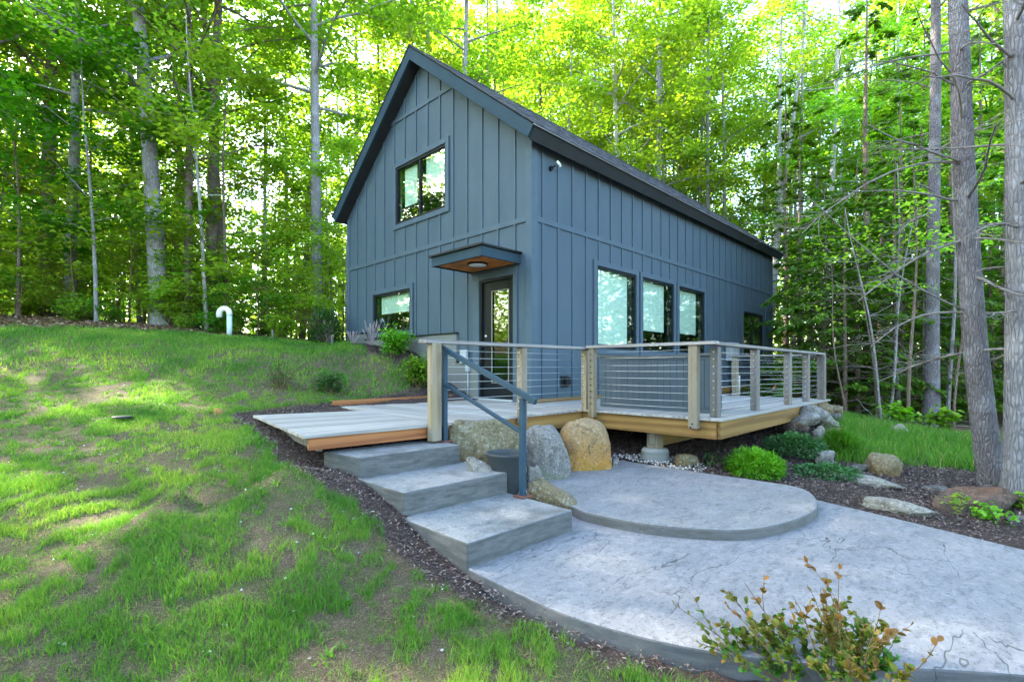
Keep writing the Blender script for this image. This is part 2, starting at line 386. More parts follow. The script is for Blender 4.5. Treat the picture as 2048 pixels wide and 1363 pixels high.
M['chip'] = leafmat('bark_chip', (.045,.03,.03), (.12,.088,.08), (.24,.185,.165), (.2,.2,.2), 0.0, .01, 0)
M['pebble'] = leafmat('pale_pebble', (.2,.2,.21), (.36,.36,.37), (.6,.6,.6), (.2,.2,.2), 0.0, .01, 0)
M['litter'] = leafmat('leaf_litter', (.13,.07,.04), (.28,.18,.12), (.5,.38,.3), (.2,.2,.1), .1, .01, 0)

def grassmat():
    m, t, p = newmat('grass_blade'); k = NT(t)
    a = k.n('ShaderNodeAttribute', attribute_name='rnd'); d = k.n('ShaderNodeAttribute', attribute_name='dry')
    c = k.ramp(a.outputs['Fac'], [(0, (.035,.12,.016)), (.4, (.078,.205,.022)), (.75, (.15,.275,.032)), (1, (.26,.33,.06))])
    c = k.mix(d.outputs['Fac'], c, (.33,.26,.15))
    k.l(c, p.inputs['Base Color']); p.inputs['Roughness'].default_value = .55; p.inputs['Specular IOR Level'].default_value = .2
    tr = k.n('ShaderNodeBsdfTranslucent'); k.l(k.mix(1.0, c, (1.6,1.5,.8), 'MULTIPLY'), tr.inputs[0])
    ms = k.n('ShaderNodeMixShader'); ms.inputs[0].default_value = .35
    k.l(p.outputs[0], ms.inputs[1]); k.l(tr.outputs[0], ms.inputs[2]); k.l(ms.outputs[0], t.nodes['Material Output'].inputs[0])
    return m
M['grass'] = grassmat()

# ------------------------------------------------------------------ terrain
def P3(px, f, z): q = at(px, f); return (q.x, q.y, z)
TP = [P3(-700,2.4,-.85), P3(-700,6,-.05), P3(-700,10,1.3), P3(-700,13,2.1),
 P3(0,2.4,-.95), P3(0,4,-.60), P3(0,6,-.12), P3(0,8,.52), P3(0,9.7,1.15), P3(0,11,1.5), P3(0,13,1.93), P3(0,20,2.5),
 P3(300,2.4,-.97), P3(300,4,-.66), P3(300,6,-.12), P3(300,8,.48), P3(300,9.8,1.06), P3(300,11,1.3), P3(300,13,1.67), P3(300,20,2.2),
 P3(500,2.43,-.98), P3(450,4,-.68), P3(480,6.3,-.0), P3(500,8,.42), P3(500,9.8,.93), P3(500,11,1.12), P3(500,13,1.38), P3(500,20,1.7),
 P3(680,12.4,1.12), P3(680,20,1.3), P3(680,9.5,.78),
 (-2.45,1.75,.02), (-2.0,2.1,.12), (-1.5,3.4,.52), (-1.0,5,.95), (-.4,1.7,.1), (-.3,2.3,.4), (-.3,3.1,.86), (-.3,4.9,1.1), (-.3,6.2,1.14), (2,7.5,1.1), (6,7.5,.7), (12,8,.4),
 (-3.95,1.05,-.06), (-4.3,-.2,-.18), (-4.28,-1.15,-.27), (-3.75,-.7,-.42), (-3.65,-1.2,-.52), (-3.7,-1.9,-.7), (-3.7,-2.6,-.91), (-4.5,-2.0,-.66), (-4.6,-1.2,-.4), (-5.0,-1.0,-.36),
 (-3.75,-3.4,-.97), (-3.65,-3.9,-.98), (-3.45,-4.35,-.99), (-2.8,-5.3,-1.0), (-5.9,-5.4,-1.0), (-4.9,-4,-.97), (-4.5,-3,-.90), (-2.5,-7,-1.0), (-5,-8,-1.0),
 (-3,-2,-.95), (-2,-3,-1.0), (-1,-4,-1.0), (-1,-2.5,-1.0), (-2.9,0,-.3), (-1.5,0,-.35), (-2.1,-1.0,-.58), (-2.0,-1.6,-.78), (-1.2,-1.1,-.82), (0,-1.2,-.82),
 (.5,-1.9,-.80), (.6,-3,-.83), (.75,-4,-.88), (.4,-4.8,-.9), (0.1,-5.6,-.9), (1.6,-2.4,-.72), (1.5,-1,-.6), (3,-1.5,-.58), (3.5,-3.1,-.55), (4.5,-2,-.5), (4.6,-3.3,-.5),
 (2.6,-4.2,-.86), (1.5,-4.3,-.88), (4.1,-3.8,-.72), (4,-5.1,-.85), (2,-5.6,-.88), (9,-4.3,-.72), (7,-4,-.7), (12,0,-.35), (16,2,0), (12,-8,-.85), (3,-8,-.95), (20,-6,-.5)]
KN = .875                                    # the ground below the deck lies a little nearer and higher than first measured
def near(p, k=KN): return tuple(e+k*(c-e) for c, e in zip(p, EYE))
def sfac(z): return 1-(1-KN)*min(1, max(0, -z/.5))
TP = [near(p, sfac(p[2])) if math.hypot(p[0]-EYE[0], p[1]-EYE[1]) < 14 else p for p in TP]
TP += [P3(925, 4.9, -.40), P3(1012, 4.62, -.56), P3(1050, 4.5, -.64), P3(965, 5.1, -.5)]
for k in range(14):
    w = 2*math.pi*k/14; c_, s_ = math.cos(w), math.sin(w)
    left = max(0, -.75*c_+.66*s_)
    TP.append((-2+32*c_, 2+32*s_, 2.8*left+.2)); TP.append((-2+90*c_, 2+90*s_, 5.5*left+1.5)); TP.append((-2+320*c_, 2+320*s_, 4))
TPa = np.array(TP); TX = TPa[:, :2]
Dm = np.hypot(TX[:, None, 0]-TX[None, :, 0], TX[:, None, 1]-TX[None, :, 1])
n_ = len(TX); A_ = np.zeros((n_+1, n_+1)); A_[:n_, :n_] = -Dm - np.eye(n_)*.03; A_[:n_, n_] = 1; A_[n_, :n_] = 1
TWt = np.linalg.solve(A_, np.concatenate([TPa[:, 2], [0]]))

UPPER = [(-1.38,-1.25), (.33,-1.36), (.42,-1.6), (.42,-2.7), (.45,-3.3), (.38,-3.78), (-.22,-4.06), (-.85,-4.06), (-1.55,-3.82), (-1.95,-3.25), (-2.06,-2.75), (-2.04,-2.45), (-1.72,-1.8)]
LOWER = [(-3.55,-2.5), (-3.59,-3.42), (-3.51,-3.89), (-3.36,-4.3), (-3.05,-4.8), (-2.65,-5.26), (-2.1,-6.1), (-1.6,-7.6), (-.9,-7.6), (-.2,-5.5), (.09,-4.71), (.34,-3.95), (.36,-3.4), (.3,-1.7), (-2.25,-1.7), (-2.25,-2.5)]
UPPER = [near(p) for p in UPPER]; LOWER = [near(p) for p in LOWER]
UPS = smooth(UPPER, 5); LOS = [near((-3.55,-2.45))]+[p for p in smooth(LOWER[:12], 5, False)]+[near(p) for p in ((.3,-1.75), (-2.2,-1.75), (-2.2,-2.45))]
ZLOW, ZUP = .57-KN*1.45, .57-KN*1.355
HOUSE = [(0,0), (11.7,0), (11.7,6.1), (0,6.1)]

def terrain(x, y):
    x = np.asarray(x, float); y = np.asarray(y, float); sh = x.shape; x = x.ravel(); y = y.ravel()
    z = np.full(x.shape, TWt[n_])
    for i in range(n_): z -= TWt[i]*np.hypot(x-TX[i, 0], y-TX[i, 1])
    z += (vnoise(x, y, 1.4, 3, 3)-.5)*.07
    far = np.clip((np.hypot(x+3, y)-16)/20, 0, 1); z += (vnoise(x, y, .25, 9, 3)-.5)*1.2*far
    ins = inpoly(x, y, LOS) | inpoly(x, y, UPS)
    z = np.where(ins, np.minimum(z, ZLOW-.12), z)
    d = np.minimum(sdf(x, y, LOS), 9)
    z = np.where((d > 0) & (d < .12) & (x > -1), np.minimum(z, ZLOW-.012), z)
    return z.reshape(sh)
def tz(x, y): return float(terrain(np.array([x]), np.array([y]))[0])

LAWN = [tuple(p) for p in (
 (-3.9,1.55), (-4.0,1.37), (-4.05,.5), (-4.2,-.67), (-4.33,-1.4), (-4.27,-1.78), (-4.2,-2.04), (-4.18,-2.35), (-4.17,-2.63), (-4.16,-2.93), (-4.09,-3.35), (-4.04,-3.74), (-4.0,-4.06), (-3.93,-4.35), (-3.75,-4.8),
 (-3.1,-5.6), (-2.8,-6.6), (-3,-9), (-14,-9), (-22,2), (-18,8), (-13,11.7), (-9.4,11.1), (-6.1,10.0), (-3,8.6), (-.5,6.9), (-.35,5.6), (-.6,4.6), (-.78,3.67), (-.73,2.66), (-.82,2.04), (-1.2,1.9), (-2.2,1.85), (-2.7,1.75))]
PATCH = [tuple(at(px, f*.89))[:2] for px, f in ((1640,8.9), (1690,8.0), (1675,7.1), (1790,6.9), (1960,6.75), (2150,6.6), (2250,7.6), (2050,8.9), (1860,9.3), (1760,10.2), (1690,11.2))]
BED = [(-3.9,1.55), (-4.0,1.37), (-4.05,.5), (-4.2,-.67), (-4.33,-1.4), (-4.27,-1.78), (-4.2,-2.04), (-4.18,-2.35), (-4.17,-2.63), (-4.16,-2.93), (-4.09,-3.35), (-4.04,-3.74), (-4.0,-4.06), (-3.93,-4.35), (-3.75,-4.8),(-3.1,-5.6),(-2.8,-6.6),(-1,-9),(2.5,-9),(5,-5.6),(4.2,-4.9),(2.8,-4.4),(3.2,-3.6),(5,-3.4),(5.2,0),(0,0),(0,6.6),(-.5,6.6),(-.35,5.6),(-.6,4.6),(-.78,3.67),(-.73,2.66),(-.82,2.04),(-1.2,1.9),(-2.2,1.85),(-2.7,1.75)]
def axis_grid(lo, hi, fine0, fine1, d):
    a = list(np.arange(fine0, fine1+1e-6, d)); s = d
    while a[-1] < hi: s *= 1.16; a.append(a[-1]+s)
    s = d
    while a[0] > lo: s *= 1.16; a.insert(0, a[0]-s)
    return np.array(a)
gx = axis_grid(-400, 400, -11, 6, .085); gy = axis_grid(-400, 400, -7, 11, .085)
GX, GY = np.meshgrid(gx, gy, indexing='ij'); GZ = terrain(GX, GY)
fx_, fy_ = GX.ravel(), GY.ravel()
wob = (vnoise(fx_, fy_, 2.2, 21, 3)-.5)*.35
lw = np.clip(.5-(sdf(fx_, fy_, LAWN)+wob)/.16, 0, 1); lw = np.maximum(lw, np.clip(.5-(sdf(fx_, fy_, PATCH)+wob)/.2, 0, 1))
bd = np.clip(.5-(sdf(fx_, fy_, BED)+wob*.3)/.12, 0, 1)
rough_ = (vnoise(fx_, fy_, 9, 5, 3)-.5)*.035*np.clip(bd+lw, 0, 1)
GZ2 = GZ.ravel()+np.where(inpoly(fx_, fy_, LOS), 0, rough_)
nx, ny = len(gx), len(gy)
ii, jj = np.meshgrid(np.arange(nx-1), np.arange(ny-1), indexing='ij'); q0 = (ii*ny+jj).ravel()
quads = np.stack([q0, q0+ny, q0+ny+1, q0+1], 1)
gm = np_mesh('ground', np.stack([fx_, fy_, GZ2], 1), quads, {'cover': np.stack([lw, bd, np.zeros_like(lw), np.ones_like(lw)], 1)}, True)
def groundmat():
    m, t, p = newmat('ground_cover'); k = NT(t); v = k.coord('pos')
    a = k.n('ShaderNodeAttribute', attribute_name='cover'); sp = k.n('ShaderNodeSeparateColor'); k.l(a.outputs['Color'], sp.inputs[0])
    n1 = k.noise(v, 1.6, 5, .6); n2 = k.noise(v, 14, 5, .7); n3 = k.noise(v, 70, 4, .7); n4 = k.noise(v, 4.5, 4, .65)
    lit = k.mix(k.ramp(n2, [(.35, 0.), (.65, 1.)]), (.21,.13,.085), (.085,.05,.034)); lit = k.mix(k.ramp(n3, [(.55, 0.), (.66, .8)]), lit, (.34,.25,.18))
    lit = k.mix(k.ramp(n1, [(.5, 0.), (.6, .6)]), lit, (.05,.11,.02))
    soil = k.mix(k.ramp(n2, [(.3, 0.), (.7, 1.)]), (.075,.053,.04), (.15,.11,.082)); soil = k.mix(k.ramp(n3, [(.52, 0.), (.66, .75)]), soil, (.27,.21,.15))
    n5 = k.noise(v, 190, 3, .7); soil = k.mix(k.ramp(n4, [(.45, 0.), (.6, .5)]), soil, (.06,.10,.018)); soil = k.mix(k.ramp(n5, [(.55, 0.), (.64, .8)]), soil, (.03,.022,.018)); soil = k.mix(k.ramp(n5, [(.36, .7), (.44, 0.)]), soil, (.3,.25,.19))
    mul = k.mix(k.ramp(n2, [(.3, 0.), (.7, 1.)]), (.085,.062,.058), (.04,.029,.028)); mul = k.mix(k.ramp(n3, [(.55, 0.), (.66, .8)]), mul, (.22,.175,.17))
    c = k.mix(sp.outputs[1], lit, mul); c = k.mix(sp.outputs[0], c, soil)
    k.l(c, p.inputs['Base Color']); p.inputs['Roughness'].default_value = .95; p.inputs['Specular IOR Level'].default_value = .1
    k.bump(k.math('ADD', k.math('ADD', n3, n2), n5), p, 1.0, .025)
    return m
link('ground', gm, groundmat(), None, 'structure')

# ------------------------------------------------------------------ patio and steps
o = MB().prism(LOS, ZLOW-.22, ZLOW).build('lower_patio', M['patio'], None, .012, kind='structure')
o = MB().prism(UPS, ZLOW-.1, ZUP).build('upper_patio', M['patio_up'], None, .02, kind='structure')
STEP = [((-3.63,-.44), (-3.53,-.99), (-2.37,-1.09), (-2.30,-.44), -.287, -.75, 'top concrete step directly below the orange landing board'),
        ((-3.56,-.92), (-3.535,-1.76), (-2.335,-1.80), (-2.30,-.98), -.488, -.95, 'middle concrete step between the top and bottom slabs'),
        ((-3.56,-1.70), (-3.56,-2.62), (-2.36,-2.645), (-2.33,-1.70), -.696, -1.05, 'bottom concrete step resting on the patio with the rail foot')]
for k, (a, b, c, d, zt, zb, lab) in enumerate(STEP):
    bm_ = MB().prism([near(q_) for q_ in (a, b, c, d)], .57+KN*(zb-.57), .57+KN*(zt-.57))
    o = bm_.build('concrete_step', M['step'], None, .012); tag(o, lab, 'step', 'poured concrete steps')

# ------------------------------------------------------------------ deck
deck = thing('wooden_deck', 'weathered grey wooden deck on yellow rim boards beside the house', 'deck', (0,0,0))
rnd = random.Random(5)
def board(poly, mat, parent, name='deck_board', z1=0.0, th=.03):
    j = rnd.uniform(-.0015, .0015)
    return MB().prism(poly, z1-th+j, z1+j).build(name, mat, parent, .003)
y = -3.17
while y < -.05:
    y1 = min(y+.136, -.02); board([(-.37,y),(4.52,y),(4.52,y1),(-.37,y1)], M['weathered_x'], deck); y += .142
x = -2.9
while x < -.06:
    x1 = min(x+.136, -.03)
    ys = -1.28 if x1 < -.37 else .0
    ye = 1.56 if x > -2.5 else .62
    board([(x,ys),(x1,ys),(x1,ye),(x,ye)], M['weathered_y'], deck); x += .142
def rim(a, b, mat): return MB().box(*a, *b).build('rim_board', mat, deck, .004)
rim((-2.9,-1.25,-.22), (-.34,-1.21,-.033), M['rim_x'])
rim((-.34,-3.09,-.235), (-.30,-1.25,-.033), M['rim_y'])
rim((-.30,-3.13,-.235), (4.48,-3.092,-.033), M['rim_x'])
rim((4.44,-3.09,-.235), (4.478,-.05,-.033), M['rim_y'])
MB().box(.0,-.045,-.12,11.6,-.022,.06).build('ledger_board', M['rim_x'], deck, .004)
MB().box(-2.55,1.585,-.12,-.03,1.625,.085).build('edging_board', M['fir_x'], deck, .004)
for xx in (-.06, 1.1, 2.3, 3.5):
    MB().box(xx-.02 if xx > 0 else xx,-3.08,-.22,xx+.02,-.05,-.035).build('joist', M['beam'], deck)
MB().box(-.005,-2.27,-.43,4.4,-2.15,-.237).build('beam', M['beam'], deck, .005)
for xx, lo in ((-.084, -.46), (4.15, -.75)):
    MB().box(xx-.075,-2.285,lo,xx+.075,-2.135,-.236 if xx < 0 else -.432).build('support_post', M['post'], deck, .006)
MB().box(-.165,-2.25,-.40,-.161,-2.17,-.25).build('support_bracket', M['steel'], deck)
pr = MB().lathe([(.165,-.3),(.17,0),(.19,.02),(.185,.12),(.17,.15),(.175,.2),(.15,.235),(0.001,.24)], (-.084,-2.21,-.69), 20)
tag(pr.build('concrete_footing', M['found'], None, .004, True), 'round pale concrete footing under the deck support post', 'footing')

land = thing('landing_platform', 'low grey plank landing with orange front board above the steps', 'platform', (0,0,0))
bl, fl, fr, br = Vector((-3.84,.98)), Vector((-4.16,-1.22)), Vector((-2.91,-1.30)), Vector((-2.53,.62))
N = 12
for k in range(N):
    t0, t1 = k/N+.003, (k+1)/N-.003
    pts = [fl.lerp(bl, t0), fr.lerp(br, t0), fr.lerp(br, t1), fl.lerp(bl, t1)]
    board([tuple(p) for p in pts], M['weathered_x'], land, 'deck_board', .004, .03)
def vboard(a, b, z0, z1, th, mat, name, parent):
    a = Vector(a); b = Vector(b); d = (b-a).normalized(); nrm = Vector((-d.y, d.x))*th
    return MB().prism([tuple(a), tuple(b), tuple(b+nrm), tuple(a+nrm)], z0, z1).build(name, mat, parent, .004)
vboard((-4.10,-1.19), (-2.93,-1.265), -.135, -.028, .04, M['fir_x'], 'front_board', land)
vboard((-3.72,.9), (-4.0,-1.14), -.16, -.03, .04, M['postgrey'], 'side_board', land)

# ------------------------------------------------------------------ railings
RZ = .85
def post(parent, x, y, z0, mat, w=.09, z1=RZ-.045, d=None):
    d = d or w
    o = MB().box(-w/2,-d/2,z0,w/2,d/2,z1).build('post', mat, parent, .006); o.location = (x, y, 0); return o
def cables(parent, a, b, zs, sag=.0):
    a = Vector(a); b = Vector(b)
    for i, z in enumerate(zs):
        j = rnd.uniform(-.006, .006); s = rnd.uniform(.2, 1)*sag
        pts = [(a.x+(b.x-a.x)*t, a.y+(b.y-a.y)*t, z+j-4*s*t*(1-t)) for t in (0,.25,.5,.75,1)]
        MB().tube(pts, .0026, 6).build('cable', M['steel'], parent, 0, True)
def fittings(parent, spots, ax, mat=None):
    m = MB()
    for x, y, z in spots:
        d = Vector((.012, 0, 0)) if ax == 0 else Vector((0, .012, 0))
        m.tube([Vector((x,y,z))-d, Vector((x,y,z))+d], .008, 8)
    m.build('cable_fitting', mat or M['steel'], parent, 0, False, 'stuff')
ZS = [.09+.082*i for i in range(9)]
r1 = thing('cable_railing', 'short cable railing with three posts along the walkway front', 'railing', (-2.9,-1.3,0), 'cable railings round the deck')
r1.location = (0,0,0)
post(r1, -2.905, -1.34, -.16, M['post'], .11, .81, .09); post(r1, -1.60, -1.305, -.10, M['post']); post(r1, -.33, -1.30, -.03, M['post'], .085)
MB().box(-3.02,-1.37,.81,-.24,-1.23,.847).build('top_rail', M['rail'], r1, .006)
cables(r1, (-2.88,-1.31), (-.36,-1.30), ZS, .008)
fittings(r1, [(-1.60+s*.046, -1.305, z) for z in ZS for s in (-1,1)]+[(-.33-.044,-1.30,z) for z in ZS], 0)
r2 = thing('cable_railing', 'cable railing with pale posts in front of the dark cabinet', 'railing', (0,0,0), 'cable railings round the deck')
post(r2, -.385, -1.46, -.09, M['post'], .085, .825); post(r2, -.385, -2.86, -.125, M['post'], .085, .825, .105)
MB().box(-.45,-3.12,.826,-.31,-1.385,.863).build('top_rail', M['raily'], r2, .006)
cables(r2, (-.385,-1.5), (-.385,-2.81), [.1+.084*i for i in range(9)], .012)
fittings(r2, [(-.43,-1.46,z) for z in ZS]+[(-.43,-2.86,-.07),(-.43,-2.84,-.11)], 0, M['winframe'])
r3 = thing('cable_railing', 'long cable railing with four dark grey posts along the outer deck edge', 'railing', (0,0,0), 'cable railings round the deck')
for xx in (-.2, 1.08, 2.5, 3.5): post(r3, xx, -3.03, 0, M['postgrey'], .095, .805)
post(r3, 4.32, -3.07, 0, M['postgrey'], .12, .79)
bm_ = MB().box(-.37,-3.1,.0,4.5,-2.97,.036); 
bm_.v = [(v[0], v[1], v[2]+.823-(v[0]+.3)*.006) for v in bm_.v]; bm_.build('top_rail', M['rail'], r3, .006)
cables(r3, (-.15,-3.03), (4.3,-3.05), ZS, .006)
fittings(r3, [(xx+s*.048, -3.03, z) for xx in (-.2,1.08,2.5,3.5) for z in ZS for s in (-1,1)], 0)
r4 = thing('cable_railing', 'far cable railing crossing the back end of the deck by the woods', 'railing', (0,0,0), 'cable railings round the deck')
post(r4, 4.46, -1.52, -.03, M['post'], .1, .78)
MB().box(4.38,-3.0,.781,4.52,-1.4,.812).build('top_rail', M['raily'], r4, .006)
cables(r4, (4.44,-3.02), (4.46,-1.57), ZS, .006)
fittings(r4, [(4.41,-1.52,z) for z in ZS], 0)

hr = thing('metal_handrail', 'sloping blue grey metal handrail beside the concrete steps', 'handrail', (0,0,0))
XH = -2.79
def sqtube(a, b, w, name, mat, parent, h=None):
    a = Vector(a); b = Vector(b); d = (b-a); L = d.length; q = d.to_track_quat('Z', 'X')
    h = h or w
    m = MB().box(-w/2,-h/2,0,w/2,h/2,L).xf(Matrix.Translation(a) @ q.to_matrix().to_4x4())
    return m.build(name, mat, parent, .004)
Y1, Y2, Z1, Z2 = -1.355, -2.44, .57-KN*.857, .57-KN*1.266
sqtube((XH,Y1,Z1), (XH,Y1,.735), .046, 'post', M['handrail'], hr); sqtube((XH,Y2,Z2), (XH,Y2,.31), .046, 'post', M['handrail'], hr)
sqtube((XH,Y1+.11,.797), (XH,Y2-.15,.282), .05, 'top_rail', M['handrail'], hr, .036); sqtube((XH,Y1-.02,.40), (XH,Y2+.02,.015), .032, 'lower_rail', M['handrail'], hr)
for yy, zz in ((Y1, Z1), (Y2, Z2)):
    MB().box(XH-.06,yy-.06,zz,XH+.06,yy+.06,zz+.014).build('base_plate', M['rust'], hr, .003)

# ------------------------------------------------------------------ cabinet on the deck
cb = thing('grey_cabinet', 'long low dark grey panelled cabinet behind the cable railing', 'cabinet', (0,0,0))
MB().box(.21,-2.82,0,.50,-1.18,.72).build('body', M['cabinet'], cb, .004)
yy = -2.82
for k in range(18):
    MB().box(.198,yy+.0015,.06,.21,yy+.0896,.665).build('panel', M['cabinet'], cb, .002); yy += .0911
MB().box(.195,-2.82,.668,.21,-1.18,.722).build('rail', M['cabinet'], cb, .002)
MB().box(.195,-2.82,.0,.21,-1.18,.056).build('plinth', M['cabinet'], cb, .002)
MB().box(.22,-2.832,.03,.49,-2.82,.69).build('end_panel', M['cabinet'], cb, .002)
top = MB()
for k in range(12):
    y0 = -2.87+1.73*k/12; y1 = -2.87+1.73*(k+1)/12; f = lambda y_: .724-.022*math.sin(math.pi*(y_+2.87)/1.73)
    top.add([(.17,y0,f(y0)),(.53,y0,f(y0)),(.53,y1,f(y1)),(.17,y1,f(y1)),(.17,y0,f(y0)+.03),(.53,y0,f(y0)+.03),(.53,y1,f(y1)+.03),(.17,y1,f(y1)+.03)],
            [(3,2,1,0),(4,5,6,7),(1,2,6,5),(3,0,4,7)]+([(0,1,5,4)] if k == 0 else [])+([(2,3,7,6)] if k == 11 else []))
top.build('lid', simple('grey_lid', (.08,.085,.09), (.05,.055,.06), .7, 5, .2), cb)

# ------------------------------------------------------------------ house
L_, W_, ZE, SL = 11.7, 6.1, 4.30, .806
YR = 3.05
def rooftop(y_): return 6.96-.2585-abs(y_-YR)*SL      # underside of roof slab on the wall plane
house = thing('gabled_house', 'dark slate blue board and batten house with steep shingled roof', 'house', (0,0,0))
GW = [(2.197,3.938,3.63,4.855), (3.388,4.88,1.35,2.215), (.392,1.237,0.0,2.105)]          # gable openings y0,y1,z0,z1
SW = [(1.776,3.165,.92,2.46), (3.42,4.81,.92,2.46), (5.07,6.46,.92,2.46), (9.1,10.75,.86,2.2)]
def wall_cols(openings, lo_f, top_f, a0, a1, extra, prismer):
    cuts = sorted(set([a0, a1]+[e for e in extra]+[v for w in openings for v in w[:2]]))
    for p, q in zip(cuts[:-1], cuts[1:]):
        mid = (p+q)/2; ivs = []; z = lo_f(mid)
        for w in sorted([w for w in openings if w[0] <= mid <= w[1]], key=lambda w: w[2]):
            if w[2] > z+.001: ivs.append((z, w[2], None))
            z = w[3]
        for z0, z1, _ in ivs: prismer([(p,z0),(q,z0),(q,z1),(p,z1)])
        prismer([(p,z),(q,z),(q,top_f(q)),(p,top_f(p))])
gw = MB(); glo = lambda y_: 1.38 if y_ > 5.15 else (1.215 if y_ > 1.85 else (.68 if y_ > 1.45 else .0))
wall_cols(GW, glo, rooftop, 0, W_, [YR, 1.45, 1.85, 5.15], lambda P: gw.prism(P, 0, .14, 0))
gw.build('gable_wall', M['siding'], house)
sw = MB(); wall_cols(SW, lambda x_: .0, lambda x_: rooftop(0), .14, L_, [], lambda P: sw.prism(P, 0, .14, 1))
sw.build('side_wall', M['siding'], house)
bw = MB(); bw.box(.14, W_-.14, .3, L_, W_, rooftop(W_)); bw.prism([(.14,-.2),(W_-.14,-.2),(W_-.14,rooftop(W_)),(YR,rooftop(YR)),(.14,rooftop(0))], L_-.14, L_, 0)
bw.build('back_wall', M['siding'], house)
MB().box(.145,.145,-.06,L_-.145,W_-.145,-.02).box(.145,.145,2.7,L_-.145,W_-.145,2.85).build('interior_floor', M['dark'], house)
MB().box(2.0,.145,2.86,2.1,W_-.145,rooftop(.145)).box(2.6,.145,0,2.7,W_-.145,2.69).box(.145,2.6,.0,2.59,2.7,2.69).build('partition_wall', M['dark'], house)
fo = MB().box(.03,5.15,-.4,.14,W_,1.38).box(.03,1.85,-.4,.14,5.15,1.215).box(.03,1.45,-.4,.14,1.85,.68).box(.05,1.24,-.4,.14,1.45,-.002)
fo.box(-.05,1.85,-.4,.028,W_+.02,1.195).box(-.05,1.24,-.4,.028,1.85,.66).box(-.05,5.2,1.195,.028,W_+.02,1.36)
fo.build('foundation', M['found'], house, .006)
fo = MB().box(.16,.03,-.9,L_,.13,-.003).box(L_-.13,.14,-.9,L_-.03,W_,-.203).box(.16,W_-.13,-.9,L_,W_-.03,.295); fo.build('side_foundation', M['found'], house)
fl_ = MB().box(-.07,5.17,1.362,.01,W_+.03,1.385).box(-.07,1.83,1.198,.01,5.2,1.222).box(-.07,1.43,.662,.01,1.84,.684)
fl_.build('flashing', M['winframe'], house)

ub = MB().box(-.5,-.5,0,.5,.5,1).mesh('batten_unit'); ub.materials.append(M['batten'])
def batten(x, y, z0, z1, sx, sy, name='batten'):
    if z1-z0 < .03: return
    o = link(name, ub, None, house); o.location = (x, y, z0); o.scale = (sx, sy, z1-z0); return o
BT = .02
BAND, UB = (2.925, 3.015), (5.825, 5.91)
def intervals(z0, z1, blocks):
    ivs = [(z0, z1)]
    for a, b in blocks:
        nv = []
        for p, q in ivs:
            if b <= p or a >= q: nv.append((p, q)); continue
            if a > p: nv.append((p, a))
            if b < q: nv.append((b, q))
        ivs = nv
    return ivs
TR = .1
AWN = (.2, 1.5, 2.24, 2.47)
for k in range(14):
    yb = .365+.4055*k
    bl_ = [BAND]+[(w[2]-TR, w[3]+TR) for w in GW if w[0]-TR-.03 < yb < w[1]+TR+.03]
    if abs(yb-YR) < 1.06: bl_.append(UB)
    if AWN[0] < yb < AWN[1]: bl_.append((AWN[2]-.01, AWN[3]+.01))
    for z0, z1 in intervals(glo(yb)+.01, rooftop(yb)-.02, bl_): batten(-BT/2-.0005, yb, z0, z1, BT, .042)
for k in range(29):
    xb = .262+.3988*k
    if xb > L_-.12: break
    bl_ = [BAND]+[(w[2]-TR, w[3]+TR) for w in SW if w[0]-TR-.02 < xb < w[1]+TR+.02]
    if 1.66 < xb < 6.57: bl_.append((.82, 2.56))
    for z0, z1 in intervals(.01, rooftop(0)-.01, bl_): batten(xb, -BT/2-.0005, z0, z1, .042, BT)
batten(-.013, .04, .0, rooftop(0)-.05, .026, .13, 'corner_board'); batten(.06, -.013, .0, rooftop(0)-.05, .12, .026, 'corner_board')
batten(L_-.06, -.013, -.1, rooftop(0)-.05, .12, .026, 'corner_board'); batten(-.013, W_-.05, 1.39, rooftop(W_)-.05, .026, .1, 'corner_board')
MB().box(-.024,.107,BAND[0],-.001,W_-.102,BAND[1]).build('belt_board', M['batten'], house, .003)
MB().box(.122,-.024,BAND[0],L_-.122,-.001,BAND[1]).build('belt_board', M['batten'], house, .003)
MB().box(-.024,YR-1.08,UB[0],-.001,YR+1.08,UB[1]).build('belt_board', M['batten'], house, .003)

def window(axis, a0, a1, z0, z1, n_panes, blind=None, gap=0.0):
    """axis 0: on the gable (plane x=0, along y); axis 1: on the side wall (plane y=0, along x)"""
    def bx(m, p0, p1, q0, q1, d0, d1):
        return m.box(d0,p0,q0,d1,p1,q1) if axis == 0 else m.box(p0,d0,q0,p1,d1,q1)
    t = MB(); d0, d1 = -.034, -.001
    bx(t, a0-TR, a0, z0-TR, z1+TR, d0, d1); bx(t, a1, a1+TR, z0-TR, z1+TR, d0, d1); bx(t, a0, a1, z1, z1+TR, d0, d1); bx(t, a0, a1, z0-TR, z0, d0, d1)
    w = t.build('window', M['batten'], house, .003)
    f = MB(); e = .05; c0, c1 = -.012, .07
    bx(f, a0+.002, a0+e, z0+.002, z1-.002, c0, c1); bx(f, a1-e, a1-.002, z0+.002, z1-.002, c0, c1); bx(f, a0+e, a1-e, z1-e, z1-.002, c0, c1); bx(f, a0+e, a1-e, z0+.002, z0+e, c0, c1)
    step = (a1-a0)/n_panes
    for k in range(1, n_panes): bx(f, a0+step*k-.025, a0+step*k+.025, z0+e, z1-e, c0+.002, c1-.002)
    f.build('frame', M['winframe'], w, .003)
    for k in range(n_panes):
        p0 = a0+step*k+(.025 if k else e)+.001; p1 = a0+step*(k+1)-(.025 if k < n_panes-1 else e)-.001
        bx(MB(), p0, p1, z0+e+.001, z1-e-.001, .02, .026).build('pane', M['glass'], w)
    if blind:
        for (p0, p1, q0) in blind: bx(MB(), p0, p1, q0, z1-.06, .095, .1).build('blind', M['blind'], w)
    return w
w = window(0, *GW[0], 2, [(2.26, 2.98, 4.25), (3.3, 3.75, 4.0)])
